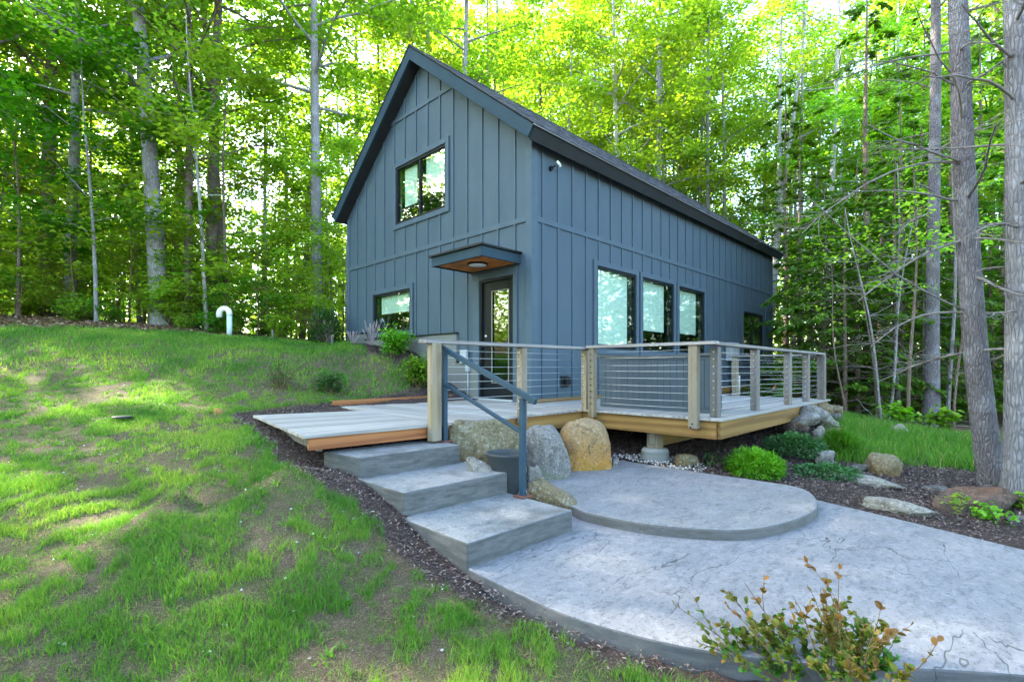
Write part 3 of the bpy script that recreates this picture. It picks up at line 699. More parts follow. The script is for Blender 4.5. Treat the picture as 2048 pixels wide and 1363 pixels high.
window(0, *GW[1], 1, [(3.46, 4.7, 1.77)])
window(1, *SW[0], 1, [(1.85, 3.0, 1.02)]); window(1, *SW[1], 1, [(3.46, 4.55, 1.36)]); window(1, *SW[2], 1, [(5.14, 6.2, 1.38)]); window(1, *SW[3], 2, None)

# door
dr = MB(); y0, y1 = .392, 1.237
dr.box(.03,y0+.05,.03,.075,y0+.15,2.06).box(.03,y1-.28,.03,.075,y1-.05,2.06).box(.03,y0+.15,1.9,.075,y1-.28,2.06).box(.03,y0+.15,.03,.075,y1-.28,.3)
door = dr.build('front_door', M['winframe'], house, .003)
MB().box(.045,y0+.15,.3,.055,y1-.28,1.9).build('pane', M['glass'], door)
gb = MB(); a, b = y0+.15, y1-.28
gb.box(.022,b-.012,.3,.03,b+.006,1.9).box(.022,a-.006,.3,.03,a+.012,1.9).box(.022,a+.012,1.888,.03,b-.012,1.9).box(.022,a+.012,.3,.03,b-.012,.312)
gb.build('glazing_bead', simple('grey_bead', (.18,.2,.17), None, .5, 5, 0), door)
MB().tube([(.03,y1-.13,.96),(-.03,y1-.13,.96)], [.012,.012], 10).lathe([(.001,0),(.028,.0),(.028,.001),(.001,.002)], (0,0,-5)).build('handle', M['steel'], door)
kn = MB().lathe([(.002,0),(.02,.004),(.03,.02),(.026,.038),(.002,.045)], n=14); kn.xf(Matrix.Translation((-.02,y1-.13,.96)) @ Matrix.Rotation(R(-90),4,'Y')); kn.build('door_knob', M['steel'], door, 0, True)
kd = MB().lathe([(.002,0),(.026,.002),(.026,.014),(.002,.018)], n=14); kd.xf(Matrix.Translation((.028,y1-.13,1.12)) @ Matrix.Rotation(R(-90),4,'Y')); kd.build('deadbolt', M['steel'], door, 0, True)
df = MB().box(-.01,y0+.002,.0,.1,y0+.05,2.1).box(-.01,y1-.05,.0,.1,y1-.002,2.1).box(-.01,y0+.05,2.06,.1,y1-.05,2.1); df.build('door_frame', M['winframe'], door)
MB().box(-.05,y0,.001,.1,y1,.03).build('threshold', M['greybox'], door, .003)
tm = MB().box(-.03,y0-.09,0,-.001,y0,2.24).box(-.03,y1,0,-.001,y1+.16,2.24).box(-.03,y0,2.105,-.001,y1,2.24); tm.build('door_trim', M['batten'], house, .003)
MB().box(-.05,.02,-.0,-.0305,.1,.01).build('sill', M['winframe'], door)

# door canopy
aw = MB().box(-.86,.24,2.265,-.82,1.5,2.42).box(-.82,.24,2.265,-.001,.28,2.42).box(-.82,1.46,2.265,-.001,1.5,2.42)
awn = aw.build('door_canopy', M['trim'], house, .003)
MB().box(-.90,.205,2.421,.0,1.535,2.455).build('canopy_roof', M['winframe'], awn, .004)
for k in range(8):
    MB().box(-.819,.282+k*.147,2.285,-.002,.282+k*.147+.143,2.30).build('soffit_board', M['cedar'], awn)
li = MB().lathe([(.17,.0),(.175,-.012),(.165,-.03),(.155,-.03)], (-.44,.80,2.285), 28); cl = li.build('ceiling_light', M['winframe'], awn, 0, True)
mdi, tdi, pdi = newmat('light_diffuser'); pdi.inputs['Base Color'].default_value = (.8,.82,.84,1)
MB().lathe([(.15,-.012),(.15,-.03),(.08,-.036),(.002,-.038)], (-.44,.80,2.285), 28).build('diffuser', mdi, cl, 0, True)

# roof
ANG = math.atan(SL); TH = .2; XO0, XO1 = -.27, L_+.22
ridge = Vector((0, YR, 6.96)); eave_len = (YR+.28)/math.cos(ANG)
def slope_box(side, s0, s1, n0, n1, x0, x1):
    """box in roof coordinates: s along the slope down from the ridge, n outward normal"""
    sy = -1 if side == 'south' else 1
    m = MB().box(x0, s0, n0, x1, s1, n1)
    def tr(v): return (v[0], YR+sy*(v[1]*math.cos(ANG)+v[2]*math.sin(ANG)), ridge.z-v[1]*math.sin(ANG)+v[2]*math.cos(ANG))
    m.v = [tr(v) for v in m.v]
    if sy > 0: m.f = [f[::-1] for f in m.f]
    m.f = [f[::-1] for f in m.f]
    return m
pitch = TH*math.tan(ANG)
roof = MB()
prof = [(YR,6.96),(YR-eave_len*math.cos(ANG),6.96-eave_len*math.sin(ANG)),(YR-eave_len*math.cos(ANG)+TH*math.sin(ANG),6.96-eave_len*math.sin(ANG)-TH*math.cos(ANG)),(YR,6.96-TH/math.cos(ANG))]
prof2 = [(2*YR-a,b) for a,b in prof][::-1]
full = [prof[0],prof[1],prof[2],prof[3],prof2[1],prof2[2]]
poly = [prof[0],prof[1],prof[2],prof[3]]
roof.prism(poly, XO0+.045, XO1, 0); roof.prism([(2*YR-a,b) for a,b in poly], XO0+.045, XO1, 0)
rf = roof.build('roof', M['soffit'], house)
for sgn in (1, -1):
    P_ = [(YR+sgn*(a-YR), b) for a, b in [prof[0], prof[1], prof[2], prof[3]]]
    MB().prism(P_, XO0, XO0+.043, 0).build('rake_board', M['trim'], rf, .004)
    P2 = [(YR+sgn*(a-YR), b) for a, b in [(prof[0][0], prof[0][1]+.035),(prof[1][0]-.02, prof[1][1]+.018),(prof[1][0]-.02, prof[1][1]+.002),(prof[0][0], prof[0][1]+.014)]]
    MB().prism(P2, XO0-.015, XO0+.08, 0).build('drip_edge', M['winframe'], rf)
eb = slope_box('south', eave_len+.001, eave_len+.028, -.215, -.0, XO0+.05, XO1); eb.build('fascia_board', simple('eave_fascia', (.032,.038,.044), (.026,.031,.036), .7, 3, .1, spec=.08), rf, .003)
slope_box('south', eave_len+.001, eave_len+.05, .003, .014, XO0, XO1).build('drip_edge', M['greybox'], rf)
rows = 31; step = (eave_len+.03)/rows
rn = random.Random(8)
for sgn, side in ((1, 'south'), (-1, 'north')):
    for r in range(rows if side == 'south' else 6):
        s1 = eave_len+.05-r*step if side == 'south' else eave_len+.05-r*step; m = MB(); x = XO0-.012-rn.uniform(0,.2)
        while x < XO1:
            wd = rn.uniform(.14,.36); x0 = max(x, XO0-.012); x1 = min(x+wd-.004, XO1+.01); th = rn.choice((.006,.010,.014))
            if x1 > x0+.02:
                q = slope_box(side, s1-step-.01, s1+rn.uniform(-.004,.004), .016, .016+th, x0, x1)
                # tilt: head lower than butt
                m.add(q.v, q.f)
            x += wd
        m.build('shingle_course', M['shingle'], rf)
slope_box('south', -.01, .16, .03, .042, XO0-.01, XO1).build('ridge_cap', M['shingle'], rf); slope_box('north', -.01, .16, .03, .042, XO0-.01, XO1).build('ridge_cap', M['shingle'], rf)
slope_box('north', 0, eave_len+.02, .004, .014, XO0-.01, XO1).build('underlay', M['shingle'], rf)

# wall fixtures
sc = thing('flood_light', 'small white and black outdoor camera light high on the side wall', 'light', (.46,-.02,3.9)); sc.scale = (.72,.72,.72)
MB().tube([(0,.02,-.03),(0,-.03,-.03)], .055, 14).build('mount', M['winframe'], sc); MB().tube([(0,-.03,-.03),(.05,-.1,.03)], .018, 8).build('arm', M['winframe'], sc)
hd = MB().box(-.045,-.03,-.07,.045,.03,.07).xf(Matrix.Translation((.1,-.15,.06)) @ Euler((R(-35),R(20),R(25))).to_matrix().to_4x4()); hd.build('head', M['plastic_w'], sc, .01)
vt = thing('dryer_vent', 'square dark wall vent low on the side wall near the corner', 'vent', (.83,-.001,.33))
MB().box(-.1,-.03,-.1,.1,0,.1).build('plate', M['soffit'], vt, .008); MB().box(-.07,-.1,-.06,.07,-.031,.075).build('hood', M['winframe'], vt, .012)
mt = thing('electric_meter', 'grey electric meter box with conduit on the side wall behind the railing', 'meter', (8.1,-.05,.75))
MB().box(-.3,-.12,0,.3,.024,.4).build('meter_box', M['greybox'], mt, .01); MB().tube([(-.02,-.07,0),(-.02,-.07,-.9)], .06, 12).build('conduit', M['greybox'], mt, 0, True)
MB().tube([(.36,-.07,-.4),(.36,-.07,-.95)], .045, 12).build('white_pipe', M['plastic_w'], mt, 0, True)
MB().tube([(.2,-.07,0),(.28,-.09,-.2),(.36,-.07,-.42)], .02, 8).build('cable_loop', M['winframe'], mt, 0, True)
MB().box(-.34,-.14,.40,.2,.024,.5).build('meter_cap', M['greybox'], mt, .01)
eb_ = thing('junction_box', 'pale grey outlet box on a thin conduit left of the door', 'box', (-.03,1.5,.62))
MB().box(-.06,.02,.02,.0,.2,.27).build('outlet_cover', M['greybox'], eb_, .01); MB().box(-.07,-.06,-.12,-.01,.03,.07).build('switch_box', M['greybox'], eb_, .008)
MB().tube([(-.04,-.015,-.1),(-.04,-.015,-.61)], .013, 8).build('conduit', M['greybox'], eb_, 0, True)

# ------------------------------------------------------------------ rocks
from mathutils import noise as mnoise
def rock(name, label, px_or_xy, size, mat, seed, zoff=0.0, rot=0, cat='boulder', group=None, rough=.16, sub=4, cuts=5, tilt=(0,0), flatness=0.75, block=.8):
    rr = random.Random(seed); bm = bmesh.new(); bmesh.ops.create_icosphere(bm, subdivisions=sub, radius=1)
    planes = []
    for _ in range(cuts):
        n = Vector((rr.gauss(0,1), rr.gauss(0,1), rr.gauss(.2,.8))).normalized(); planes.append((n, rr.uniform(flatness-.1, flatness+.13)))
    off = Vector((rr.uniform(-50,50), rr.uniform(-50,50), rr.uniform(-50,50)))
    for v in bm.verts:
        p = v.co.copy()
        p = Vector([math.copysign(abs(c)**block, c) for c in p])
        for n, d in planes:
            e = p.dot(n)-d
            if e > 0: p -= n*e*.85
        p *= 1+rough*mnoise.noise(p*1.3+off)+rough*.4*mnoise.noise(p*3.5+off)+rough*.22*mnoise.noise(p*8+off)+rough*.13*mnoise.noise(p*17+off)
        v.co = Vector((p.x*size[0], p.y*size[1], p.z*size[2]))
    me = bpy.data.meshes.new(name); bm.to_mesh(me); bm.free(); me.polygons.foreach_set('use_smooth', [True]*len(me.polygons))
    o = link(name, me, M[mat]); x, y = px_or_xy
    o.location = (x, y, tz(x, y)+zoff); o.rotation_euler = (tilt[0], tilt[1], rot)
    return tag(o, label, cat, group)
yaw = math.atan2(RGT.y, RGT.x)
def pxy(px, f): q = at(px, f); return (q.x, q.y)
rock('boulder', 'rounded golden boulder with pinkish top beside the deck rim', pxy(1170,5.95), (.30,.28,.43), 'rock_gold', 6, .33, yaw, rough=.09, sub=5, flatness=.93, cuts=4, block=.62)
rock('boulder', 'upright speckled grey boulder left of the golden boulder', pxy(1091,5.50), (.275,.24,.44), 'rock_grey', 15, .31, yaw+.1, rough=.12, sub=5, flatness=.88, cuts=6, block=.66)
rock('boulder', 'wide mossy brown boulder half hidden by the black planter pot', pxy(968,5.2), (.45,.17,.34), 'rock_moss', 24, -.335-tz(*pxy(968,5.2)), yaw-.08, rough=.14, sub=5, flatness=.85, cuts=6, block=.62)
rock('boulder', 'low dark slanted rock between the bottom step and the upper patio', pxy(1116,4.42), (.27,.12,.12), 'rock_moss', 31, -.615-tz(*pxy(1116,4.42)), yaw-.25, rough=.22, tilt=(.1,.42), sub=5, cuts=8, flatness=.75, block=.7)
rock('stone', 'small angular striped rock between steps and black planter pot', pxy(962,4.46), (.19,.075,.09), 'rock_slab', 37, -.38-tz(*pxy(962,4.46)), yaw-.2, 'stone', rough=.2, tilt=(.1,.62), sub=5, cuts=8, block=.7)
rock('stone', 'thin pale slab leaning behind the black planter pot', pxy(1066,5.2), (.11,.06,.25), 'rock_slab', 41, .12, yaw, 'stone', sub=4)
rock('stone', 'narrow grey shard leaning against the golden boulder', pxy(1224,6.04), (.06,.1,.18), 'rock_grey', 43, .12, yaw, 'stone', tilt=(0,.3), sub=4, cuts=8, flatness=.7)
rl = [('big jagged grey stone topmost in the rock pile under the deck corner',1622,8.3,(.33,.24,.17),'rock_grey',.33),
 ('rust brown stone low in the rock pile below the deck rim',1588,7.9,(.24,.2,.15),'rock_rust',.13),
 ('long slanted grey stone in the middle of the rock pile',1616,7.9,(.34,.2,.14),'rock_grey',.26),
 ('tan stone at the foot of the rock pile near the juniper',1637,7.6,(.12,.11,.15),'rock_slab',.08),
 ('brown wedge stone at the right foot of the rock pile',1660,7.75,(.2,.13,.17),'rock_rust',.06),
 ('pale round stone on the grass side of the rock pile',1655,8.35,(.2,.15,.13),'rock_slab',.14),
 ('small dark stone behind the pale one by the grass',1668,8.75,(.18,.13,.12),'rock_dark',.15),
 ('tall blocky stone under the far deck corner',1648,9.1,(.2,.2,.2),'rock_moss',.28),
 ('mossy stone behind the tall blocky one at the deck end',1664,9.5,(.22,.18,.18),'rock_moss',.25),
 ('flat grey stone tucked beneath the deck rim beside the support post',1570,8.4,(.26,.2,.12),'rock_grey',.22),
 ('pale pointed stone between juniper and tall grass tuft',1642,7.05,(.2,.12,.12),'rock_grey',.06),
 ('squarish grey brown boulder in front of the right grass patch',1768,6.75,(.24,.19,.19),'rock_moss',.11),
 ('thin blue grey stone left of the squarish boulder',1722,6.9,(.17,.1,.06),'rock_dark',.03),
 ('long flat tan stepping slab beside the ground cover',1735,6.2,(.42,.22,.06),'rock_slab',.02),
 ('long weathered flat stone at the edge of the lower patio',1795,5.1,(.42,.17,.10),'rock_slab',.0),
 ('low wide rust topped boulder in front of the big pine trunk',1945,5.3,(.52,.33,.2),'rock_rust',.03),
 ('small grey flagstone left of the rust topped boulder',1868,5.9,(.16,.12,.05),'rock_dark',.02),
 ('long blue grey flat stone at the back of the grass patch',1880,8.6,(.5,.22,.1),'rock_dark',.03),
 ('pale sunlit stone in the middle of the grass patch',1800,8.4,(.18,.13,.13),'rock_slab',.06),
 ('flat pale stone behind the grass among dead leaves',1775,9.7,(.42,.25,.1),'rock_slab',.04),
 ('small shard on the bark mulch near the right picture edge',2035,4.75,(.14,.07,.03),'rock_dark',.02)]
for k, (lab, px, f, sz, mt_, zo) in enumerate(rl):
    kf = .88 if f < 7.2 else .93
    rock('stone', lab, pxy(px, f*kf), tuple(c*kf*(.8 if k < 10 else 1) for c in sz), mt_, 100+k*7, zo*kf*(.85 if k < 10 else 1), yaw+random.Random(k).uniform(-.5,.3)-(.5 if 'slab' in lab or 'long weathered' in lab else 0), 'stone', None, .24, 4, 10, flatness=.68, block=.7)
rock('stone', 'small yellowish stone in the lawn near the landing corner', pxy(437,6.2), (.05,.05,.06), 'rock_gold', 71, .03, 0, 'stone', sub=3)
rock('stone', 'small brown rock in the mulch behind the upper patio edge', pxy(1372,6.1), (.17,.1,.09), 'rock_moss', 77, .03, yaw, 'stone', sub=3)
dc = MB().lathe([(.1,0),(.105,.012),(.095,.018),(.001,.02)], (0,0,0), 20).build('drain_cover', M['pot'], None, 0, True); q = at(245, 5.9); dc.location = (q.x, q.y, tz(q.x,q.y)+.045)
tag(dc, 'flat round grey drain cover set in the lawn', 'drain cover')

# planter pot
pt = thing('planter_pot', 'empty black planter pot standing between boulders and steps', 'pot', pxy(1014,4.56)+(tz(*pxy(1014,4.56))+.01,)); pt.scale = (.8,.8,.86)
MB().lathe([(.12,-.1),(.13,-.02),(.16,.1),(.205,.25),(.232,.40),(.24,.415),(.235,.43),(.215,.43),(.2,.40),(.19,.30),(.001,.28)], (0,0,0), 32).build('pot_body', M['pot'], pt, 0, True)
# gooseneck vent
gv = thing('vent_pipe', 'white gooseneck plastic vent pipe at the edge of the lawn', 'pipe', (0,0,0))
q = at(459, 12.2); gz_ = tz(q.x, q.y); ex = Vector((RGT.x, RGT.y, 0))
base = Vector((q.x, q.y, gz_))
MB().tube([base+Vector((0,0,-.1)), base+Vector((0,0,.52))], .06, 14).build('pipe', simple('pale_blue_pipe', (.5,.66,.68), None, .4, 5, 0), gv, 0, True)
arc = [base+Vector((0,0,.52))]+[base+Vector((0,0,.56))-ex*.125+ex*.125*math.cos(w)+Vector((0,0,.125*math.sin(w))) for w in [math.pi*k/10 for k in range(11)]]+[base-ex*.25+Vector((0,0,.47))]
MB().tube(arc, .066, 14).build('elbow', M['plastic_w'], gv, 0, True)
for px, f, lab in ((545,12.4,'short wooden stake at the lawn edge right of the vent pipe'), (664,11.3,'short grey stake in front of the dark bush at the house corner')):
    q = at(px, f); s = MB().box(-.02,-.02,-.1,.02,.02,.24).build('wooden_stake', M['postgrey'], None, .003); s.location = (q.x,q.y,tz(q.x,q.y)); tag(s, lab, 'stake')

#@@VEG@@
# ------------------------------------------------------------------ leaves and trees
def leaf_quads(c, d, n, L, Wd, rng, fold=.15):
    """arrays: centres, directions, normals -> verts and quads of kite shaped folded leaves"""
    d = d/np.linalg.norm(d, axis=1, keepdims=True)
    s = np.cross(n, d); s /= np.linalg.norm(s, axis=1, keepdims=True)+1e-9
    nn = np.cross(d, s); L = L[:, None]; Wd = Wd[:, None]
    V = np.stack([c-d*L*.5, c+s*Wd*.5+nn*Wd*fold-d*L*.05, c+d*L*.5, c-s*Wd*.5+nn*Wd*fold-d*L*.05], 1).reshape(-1, 3)
    return V, np.arange(len(c)*4).reshape(-1, 4)
def rand_dirs(rng, n, flat=.35):
    d = rng.normal(size=(n, 3)); d[:, 2] *= flat; return d
def rand_norm(rng, n, tilt=.55):
    v = rng.normal(size=(n, 3))*tilt; v[:, 2] = np.abs(v[:, 2])+1; return v
def bez(p, d0, L, droop, n, rr, wig=.06):
    pts = [Vector(p)]; d = Vector(d0).normalized(); st = L/n
    for k in range(n):
        d = (d+Vector((rr.gauss(0,wig), rr.gauss(0,wig), rr.gauss(0,wig)+droop))).normalized(); pts.append(pts[-1]+d*st)
    return pts
def tree_meshes(seed, h=15, r0=.13, lo=3.0, cr=3.0, nlimb=18, nleaf=6000, leaf=.13, lean=(0,0), fork=None, wob=.12, prof='round', layer=.10, twigs=5, bare=0, rise=(.25,.8)):
    rr = random.Random(seed); rng = np.random.default_rng(seed); m = MB(); anchors = []
    def stem(p0, hh, ln, r, lo_, nl):
        n = 12; pts = []
        ph = rr.uniform(0, 6)
        for i in range(n+1):
            t = i/n
            pts.append(Vector(p0)+Vector((ln[0]*t+wob*math.sin(ph+t*4.2)*t, ln[1]*t+wob*math.cos(ph*1.7+t*3.6)*t, hh*t)))
        rad = [r*(1-.85*(i/n)**.9)+.004 for i in range(n+1)]
        if p0[2] == 0:
            pts[0].z = -.3; rad[0] = r*1.3; pts.insert(1, Vector((pts[1].x*.2, pts[1].y*.2, .25))); rad.insert(1, r*1.04)
        m.tube(pts, rad, 12, False)
        az = rr.uniform(0, 6.28)
        for k in range(nl):
            t = (k+rr.random())/nl; z = lo_+(hh-lo_)*t**1.05; tt = z/hh*n; i = min(int(tt), n-1)
            off = 1 if p0[2] == 0 else 0
            a = pts[min(i+off, len(pts)-2)]; b = pts[min(i+off+1, len(pts)-1)]; p = a.lerp(b, tt-i)
            az += 2.4+rr.uniform(-.4,.4)
            pf = {'round': math.sin(math.pi*min(.97, .18+.8*t))**.7, 'cone': 1-.85*t, 'up': .55+.5*t if t < .7 else 1.4-.85*t}[prof]
            Ln = cr*pf*rr.uniform(.7, 1.15); up = rr.uniform(*rise)
            br = bez(p, (math.cos(az), math.sin(az), up), Ln, -.03*up, 5, rr, .1)
            rb = max(.006, r*.32*(1-t*.6))
            m.tube(br, [rb*(1-.16*j) for j in range(6)], 5, False)
            if k < bare: continue
            for q in range(twigs):
                u = rr.uniform(.25, 1.0)*5; j = min(int(u), 4); bp = br[j].lerp(br[j+1], u-j); a2 = az+rr.uniform(-1.1, 1.1)
                tw = bez(bp, (math.cos(a2), math.sin(a2), rr.uniform(-.1,.45)), Ln*rr.uniform(.22,.45), -.03, 3, rr, .14)
                m.tube(tw, [rb*.3, rb*.22, rb*.15, rb*.1], 3, False)
                anchors.extend([(x, Ln) for x in (tw[1], tw[2], tw[3])])
            anchors.append((br[5], Ln))
    if fork:
        fz, spread, ang = fork
        m.tube([Vector((0,0,-.3)), Vector((0,0,.3)), Vector((lean[0]*fz/h*.5,lean[1]*fz/h*.5,fz*.5)), Vector((lean[0]*fz/h, lean[1]*fz/h, fz))], [r0*1.3, r0, r0*.93, r0*.85], 12, False)
        p = (lean[0]*fz/h, lean[1]*fz/h, fz)
        for s_ in (-1, 1):
            stem(p, h-fz, (lean[0]*(h-fz)/h+s_*spread*math.cos(ang), lean[1]*(h-fz)/h+s_*spread*math.sin(ang)), r0*.66, max(1.0, lo-fz), nlimb//2)
    else: stem((0,0,0), h, lean, r0, lo, nlimb)
    tm = m.mesh('trunk', True)
    A = np.array([tuple(p) for p, _ in anchors]); idx = rng.integers(0, len(A), nleaf)
    sp = rng.normal(size=(nleaf, 3))*np.array([.26, .26, layer])*(cr/3.0)**.5*1.15
    c = A[idx]+sp; L = leaf*rng.uniform(.65, 1.25, nleaf)
    V, F = leaf_quads(c, rand_dirs(rng, nleaf), rand_norm(rng, nleaf), L, L*rng.uniform(.7, .95, nleaf), rng)
    cl = rng.random(len(A)); rv = np.repeat(np.clip(.55*cl[idx]+.45*rng.random(nleaf), 0, 1), 4)
    return tm, np_mesh('crown', V, F, {'rnd': rv})
def put_tree(name, label, px, f, meshes, bark, leaf, group=None, rz=0, sc=1.0, xy=None, tilt=(0,0), cat='tree', dz=0):
    q = Vector(xy+(0,)) if xy else at(px, f)
    t = thing(name, label, cat, (q.x, q.y, tz(q.x, q.y)-.03+dz), group); t.rotation_euler = (tilt[0], tilt[1], rz); t.scale = (sc, sc, sc)
    def part(nm, me, mt):
        key = (me.name, mt.name)
        if key not in MESHMAT:
            c = me if not me.materials else me.copy()
            if not c.materials: c.materials.append(mt)
            else: c.materials[0] = mt
            MESHMAT[key] = c
        return link(nm, MESHMAT[key], None, t)
    part('trunk', meshes[0], bark); part('crown', meshes[1], leaf)
    return t
MESHMAT = {}
def rl_(dx): return (RGT.x*dx, RGT.y*dx)      # lean to the right of the picture by dx metres
G_W = 'slender trees of the woods behind the lawn'
# trees one can pick out by their trunks
PT = [
 ('deciduous_tree','thick grey barked tree leaning left at the left lawn edge',322,13.7,dict(seed=1,h=19,r0=.24,lo=5.5,cr=4.2,nlimb=20,nleaf=7500,leaf=.13,lean=rl_(-1.5),wob=.22),'bark_grey','leaf'),
 ('deciduous_tree','straight brown grey tree with dark bare forks right of the thick leaning trunk',376,14.0,dict(seed=2,h=12,r0=.14,lo=4.2,cr=3.0,nlimb=26,nleaf=1500,leaf=.12,wob=.1,rise=(.2,1.0)),'bark_brown','leaf'),
 ('deciduous_tree','thin pale tree just left of the white vent pipe',413,13.6,dict(seed=3,h=9,r0=.055,lo=3.6,cr=1.8,nlimb=14,nleaf=2200,leaf=.11,lean=rl_(-.5),wob=.08),'bark_birch','leaf'),
 ('deciduous_tree','young maple with deep green leaves over the left lawn edge',193,12.9,dict(seed=4,h=7.2,r0=.05,lo=2.2,cr=3.1,nlimb=16,nleaf=5200,leaf=.15,lean=rl_(-.3),wob=.1,layer=.07),'bark_grey','leaf_d'),
 ('deciduous_tree','broad dark green sapling at the far left picture edge',35,13.4,dict(seed=14,h=6.2,r0=.05,lo=1.4,cr=2.6,nlimb=16,nleaf=4500,leaf=.14,layer=.07),'bark_brown','leaf_d'),
 ('deciduous_tree','reddish brown trunked tall tree behind the dark green maple',92,16.2,dict(seed=5,h=19,r0=.24,lo=6.5,cr=3.6,nlimb=16,nleaf=5200,leaf=.13,lean=rl_(.5)),'bark_brown','leaf'),
 ('deciduous_tree','dark slim trunk with upswept fork left of the house gable',604,18.5,dict(seed=6,h=16,r0=.12,lo=5.5,cr=3.2,nlimb=16,nleaf=5000,leaf=.13,lean=rl_(.8),prof='up'),'bark_brown','leaf_y'),
 ('deciduous_tree','dark straight slim trunk second left of the gable',570,19.5,dict(seed=7,h=15,r0=.1,lo=5,cr=3.0,nlimb=16,nleaf=5000,leaf=.13,lean=rl_(.2)),'bark_grey','leaf'),
 ('deciduous_tree','grey trunk rising just left of the roof peak',706,23,dict(seed=8,h=22,r0=.19,lo=9,cr=3.2,nlimb=16,nleaf=5000,leaf=.14,lean=rl_(.3)),'bark_grey','leaf_y'),
 ('deciduous_tree','straight grey trunk directly behind the roof peak',826,24,dict(seed=9,h=24,r0=.2,lo=10,cr=3.0,nlimb=14,nleaf=3500,leaf=.14),'bark_grey','leaf_y'),
 ('deciduous_tree','slim grey trunk above the roof right of the peak',985,26,dict(seed=10,h=24,r0=.17,lo=10,cr=3.6,nlimb=16,nleaf=4500,leaf=.14,lean=rl_(.2)),'bark_grey','leaf_y'),
 ('deciduous_tree','pale tree forking into two stems behind the right roof corner',1531,20.5,dict(seed=11,h=20,r0=.15,lo=9,cr=3.0,nlimb=16,nleaf=3800,leaf=.13,lean=rl_(1.6),fork=(6.6,.75,yaw),wob=.1),'bark_birch','leaf_y'),
 ('deciduous_tree','thin straight grey trunk right of the forked pale tree',1603,21.5,dict(seed=12,h=20,r0=.11,lo=9,cr=2.4,nlimb=14,nleaf=2600,leaf=.13,lean=rl_(.15)),'bark_grey','leaf_y'),
 ('deciduous_tree','pale trunk leaning right between forked tree and hemlocks',1640,19.5,dict(seed=13,h=20,r0=.15,lo=9,cr=2.6,nlimb=14,nleaf=2600,leaf=.13,lean=rl_(1.1)),'bark_birch','leaf'),
 ('deciduous_tree','slender grey trunk crossing above the middle of the roof',1225,27,dict(seed=15,h=21,r0=.13,lo=8,cr=3.2,nlimb=16,nleaf=5200,leaf=.15,lean=rl_(-.9)),'bark_grey','leaf_y'),
 ('deciduous_tree','pale double stemmed tree over the right half of the roof',1345,27,dict(seed=16,h=21,r0=.14,lo=9,cr=3.0,nlimb=16,nleaf=5200,leaf=.15,fork=(5,.7,yaw+.3),lean=rl_(.6)),'bark_birch','leaf_y'),
 ('deciduous_tree','thin light trunk behind the roof slope left of the double stem',1297,29,dict(seed=17,h=20,r0=.12,lo=8,cr=3.0,nlimb=14,nleaf=4200,leaf=.15),'bark_birch','leaf_y'),
 ('deciduous_tree','leaning grey trunk in the woods left of the brown forked tree',345,19,dict(seed=18,h=17,r0=.12,lo=6,cr=3.0,nlimb=14,nleaf=4500,leaf=.14,lean=rl_(.6)),'bark_grey','leaf'),
]
for nm, lab, px, f, kw, bk, lf in PT: put_tree(nm, lab, px, f, tree_meshes(**kw), M[bk], M[lf])
# trees repeated through the woods
proto = [tree_meshes(51, 14, .1, 2.2, 3.0, 20, 6500, .14), tree_meshes(52, 17, .12, 4.0, 3.3, 20, 6500, .145), tree_meshes(53, 10, .07, 1.2, 2.7, 18, 6000, .13, layer=.08),
         tree_meshes(54, 20, .15, 7.0, 3.6, 20, 6000, .15, prof='up'), tree_meshes(55, 12, .08, 1.6, 2.6, 20, 6000, .135, lean=(.6,.2)), tree_meshes(56, 6.5, .045, .6, 2.1, 14, 4500, .12, layer=.07),
         tree_meshes(57, 22, .2, 8.0, 4.6, 26, 13000, .18)]
rng = random.Random(77); placed = []
def col_px(x, y): 
    d = Vector((x-EYE[0], y-EYE[1], 0)); f = d.dot(FWD); return CXP+FPX*d.dot(RGT)/f
HM = [(-2.5,-8), (13.5,-8), (13.5,8.0), (-2.5,8.0)]
def free(x, y, dmin):
    cp = col_px(x, y); cf = (x-EYE[0])*FWD.x+(y-EYE[1])*FWD.y
    if any(abs(cp-a) < w and cf < b for a, b, w in ((310, 15.5, 75), (376, 15.5, 45), (92, 16.2, 30), (604, 18.5, 25), (1531, 20.5, 40), (1603, 21.5, 18), (1640, 19.5, 20))): return False
    if inpoly(np.array([x]), np.array([y]), LAWN)[0] or inpoly(np.array([x]), np.array([y]), HM)[0] or inpoly(np.array([x]), np.array([y]), PATCH)[0]: return False
    return all((x-a)**2+(y-b)**2 > dmin*dmin for a, b in placed)
ORD = ['first','second','third','fourth','fifth','sixth','seventh','eighth','ninth','tenth','eleventh','twelfth','thirteenth','fourteenth','fifteenth','sixteenth','seventeenth','eighteenth','nineteenth','twentieth']
ZONE = [(-900, 97, 'left of the reddish brown trunk'), (97, 193, 'right of the reddish brown trunk'), (193, 318, 'left of the thick leaning trunk'),
        (318, 413, 'left of the white vent pipe'), (413, 560, 'right of the white vent pipe'), (560, 700, 'left of the house gable'),
        (700, 826, 'left of the roof peak'), (826, 985, 'right of the roof peak'), (985, 1225, 'over the roof\'s left half'), (1225, 1345, 'over the middle of the roof'),
        (1345, 1535, 'over the roof\'s right half'), (1535, 1640, 'near the forked pale tree'), (1640, 1868, 'left of the straight grey pine'), (1868, 1990, 'right of the straight grey pine'), (1990, 2600, 'behind the right edge trunks')]
PENDING = []
def relabel():
    """one label per thing: its looks, then its place between the trunks and corners one can find"""
    zs = {}
    for o, look, px in PENDING:
        z = next(z for z in ZONE if z[0] <= px < z[1]); zs.setdefault((look, z[2]), []).append((px, o))
    for (look, z), lst in zs.items():
        lst.sort(key=lambda e: e[0])
        for k, (px, o) in enumerate(lst):
            o['label'] = f"{look} {z}" if len(lst) == 1 else f"{look} {z}, {ORD[k]} from left"
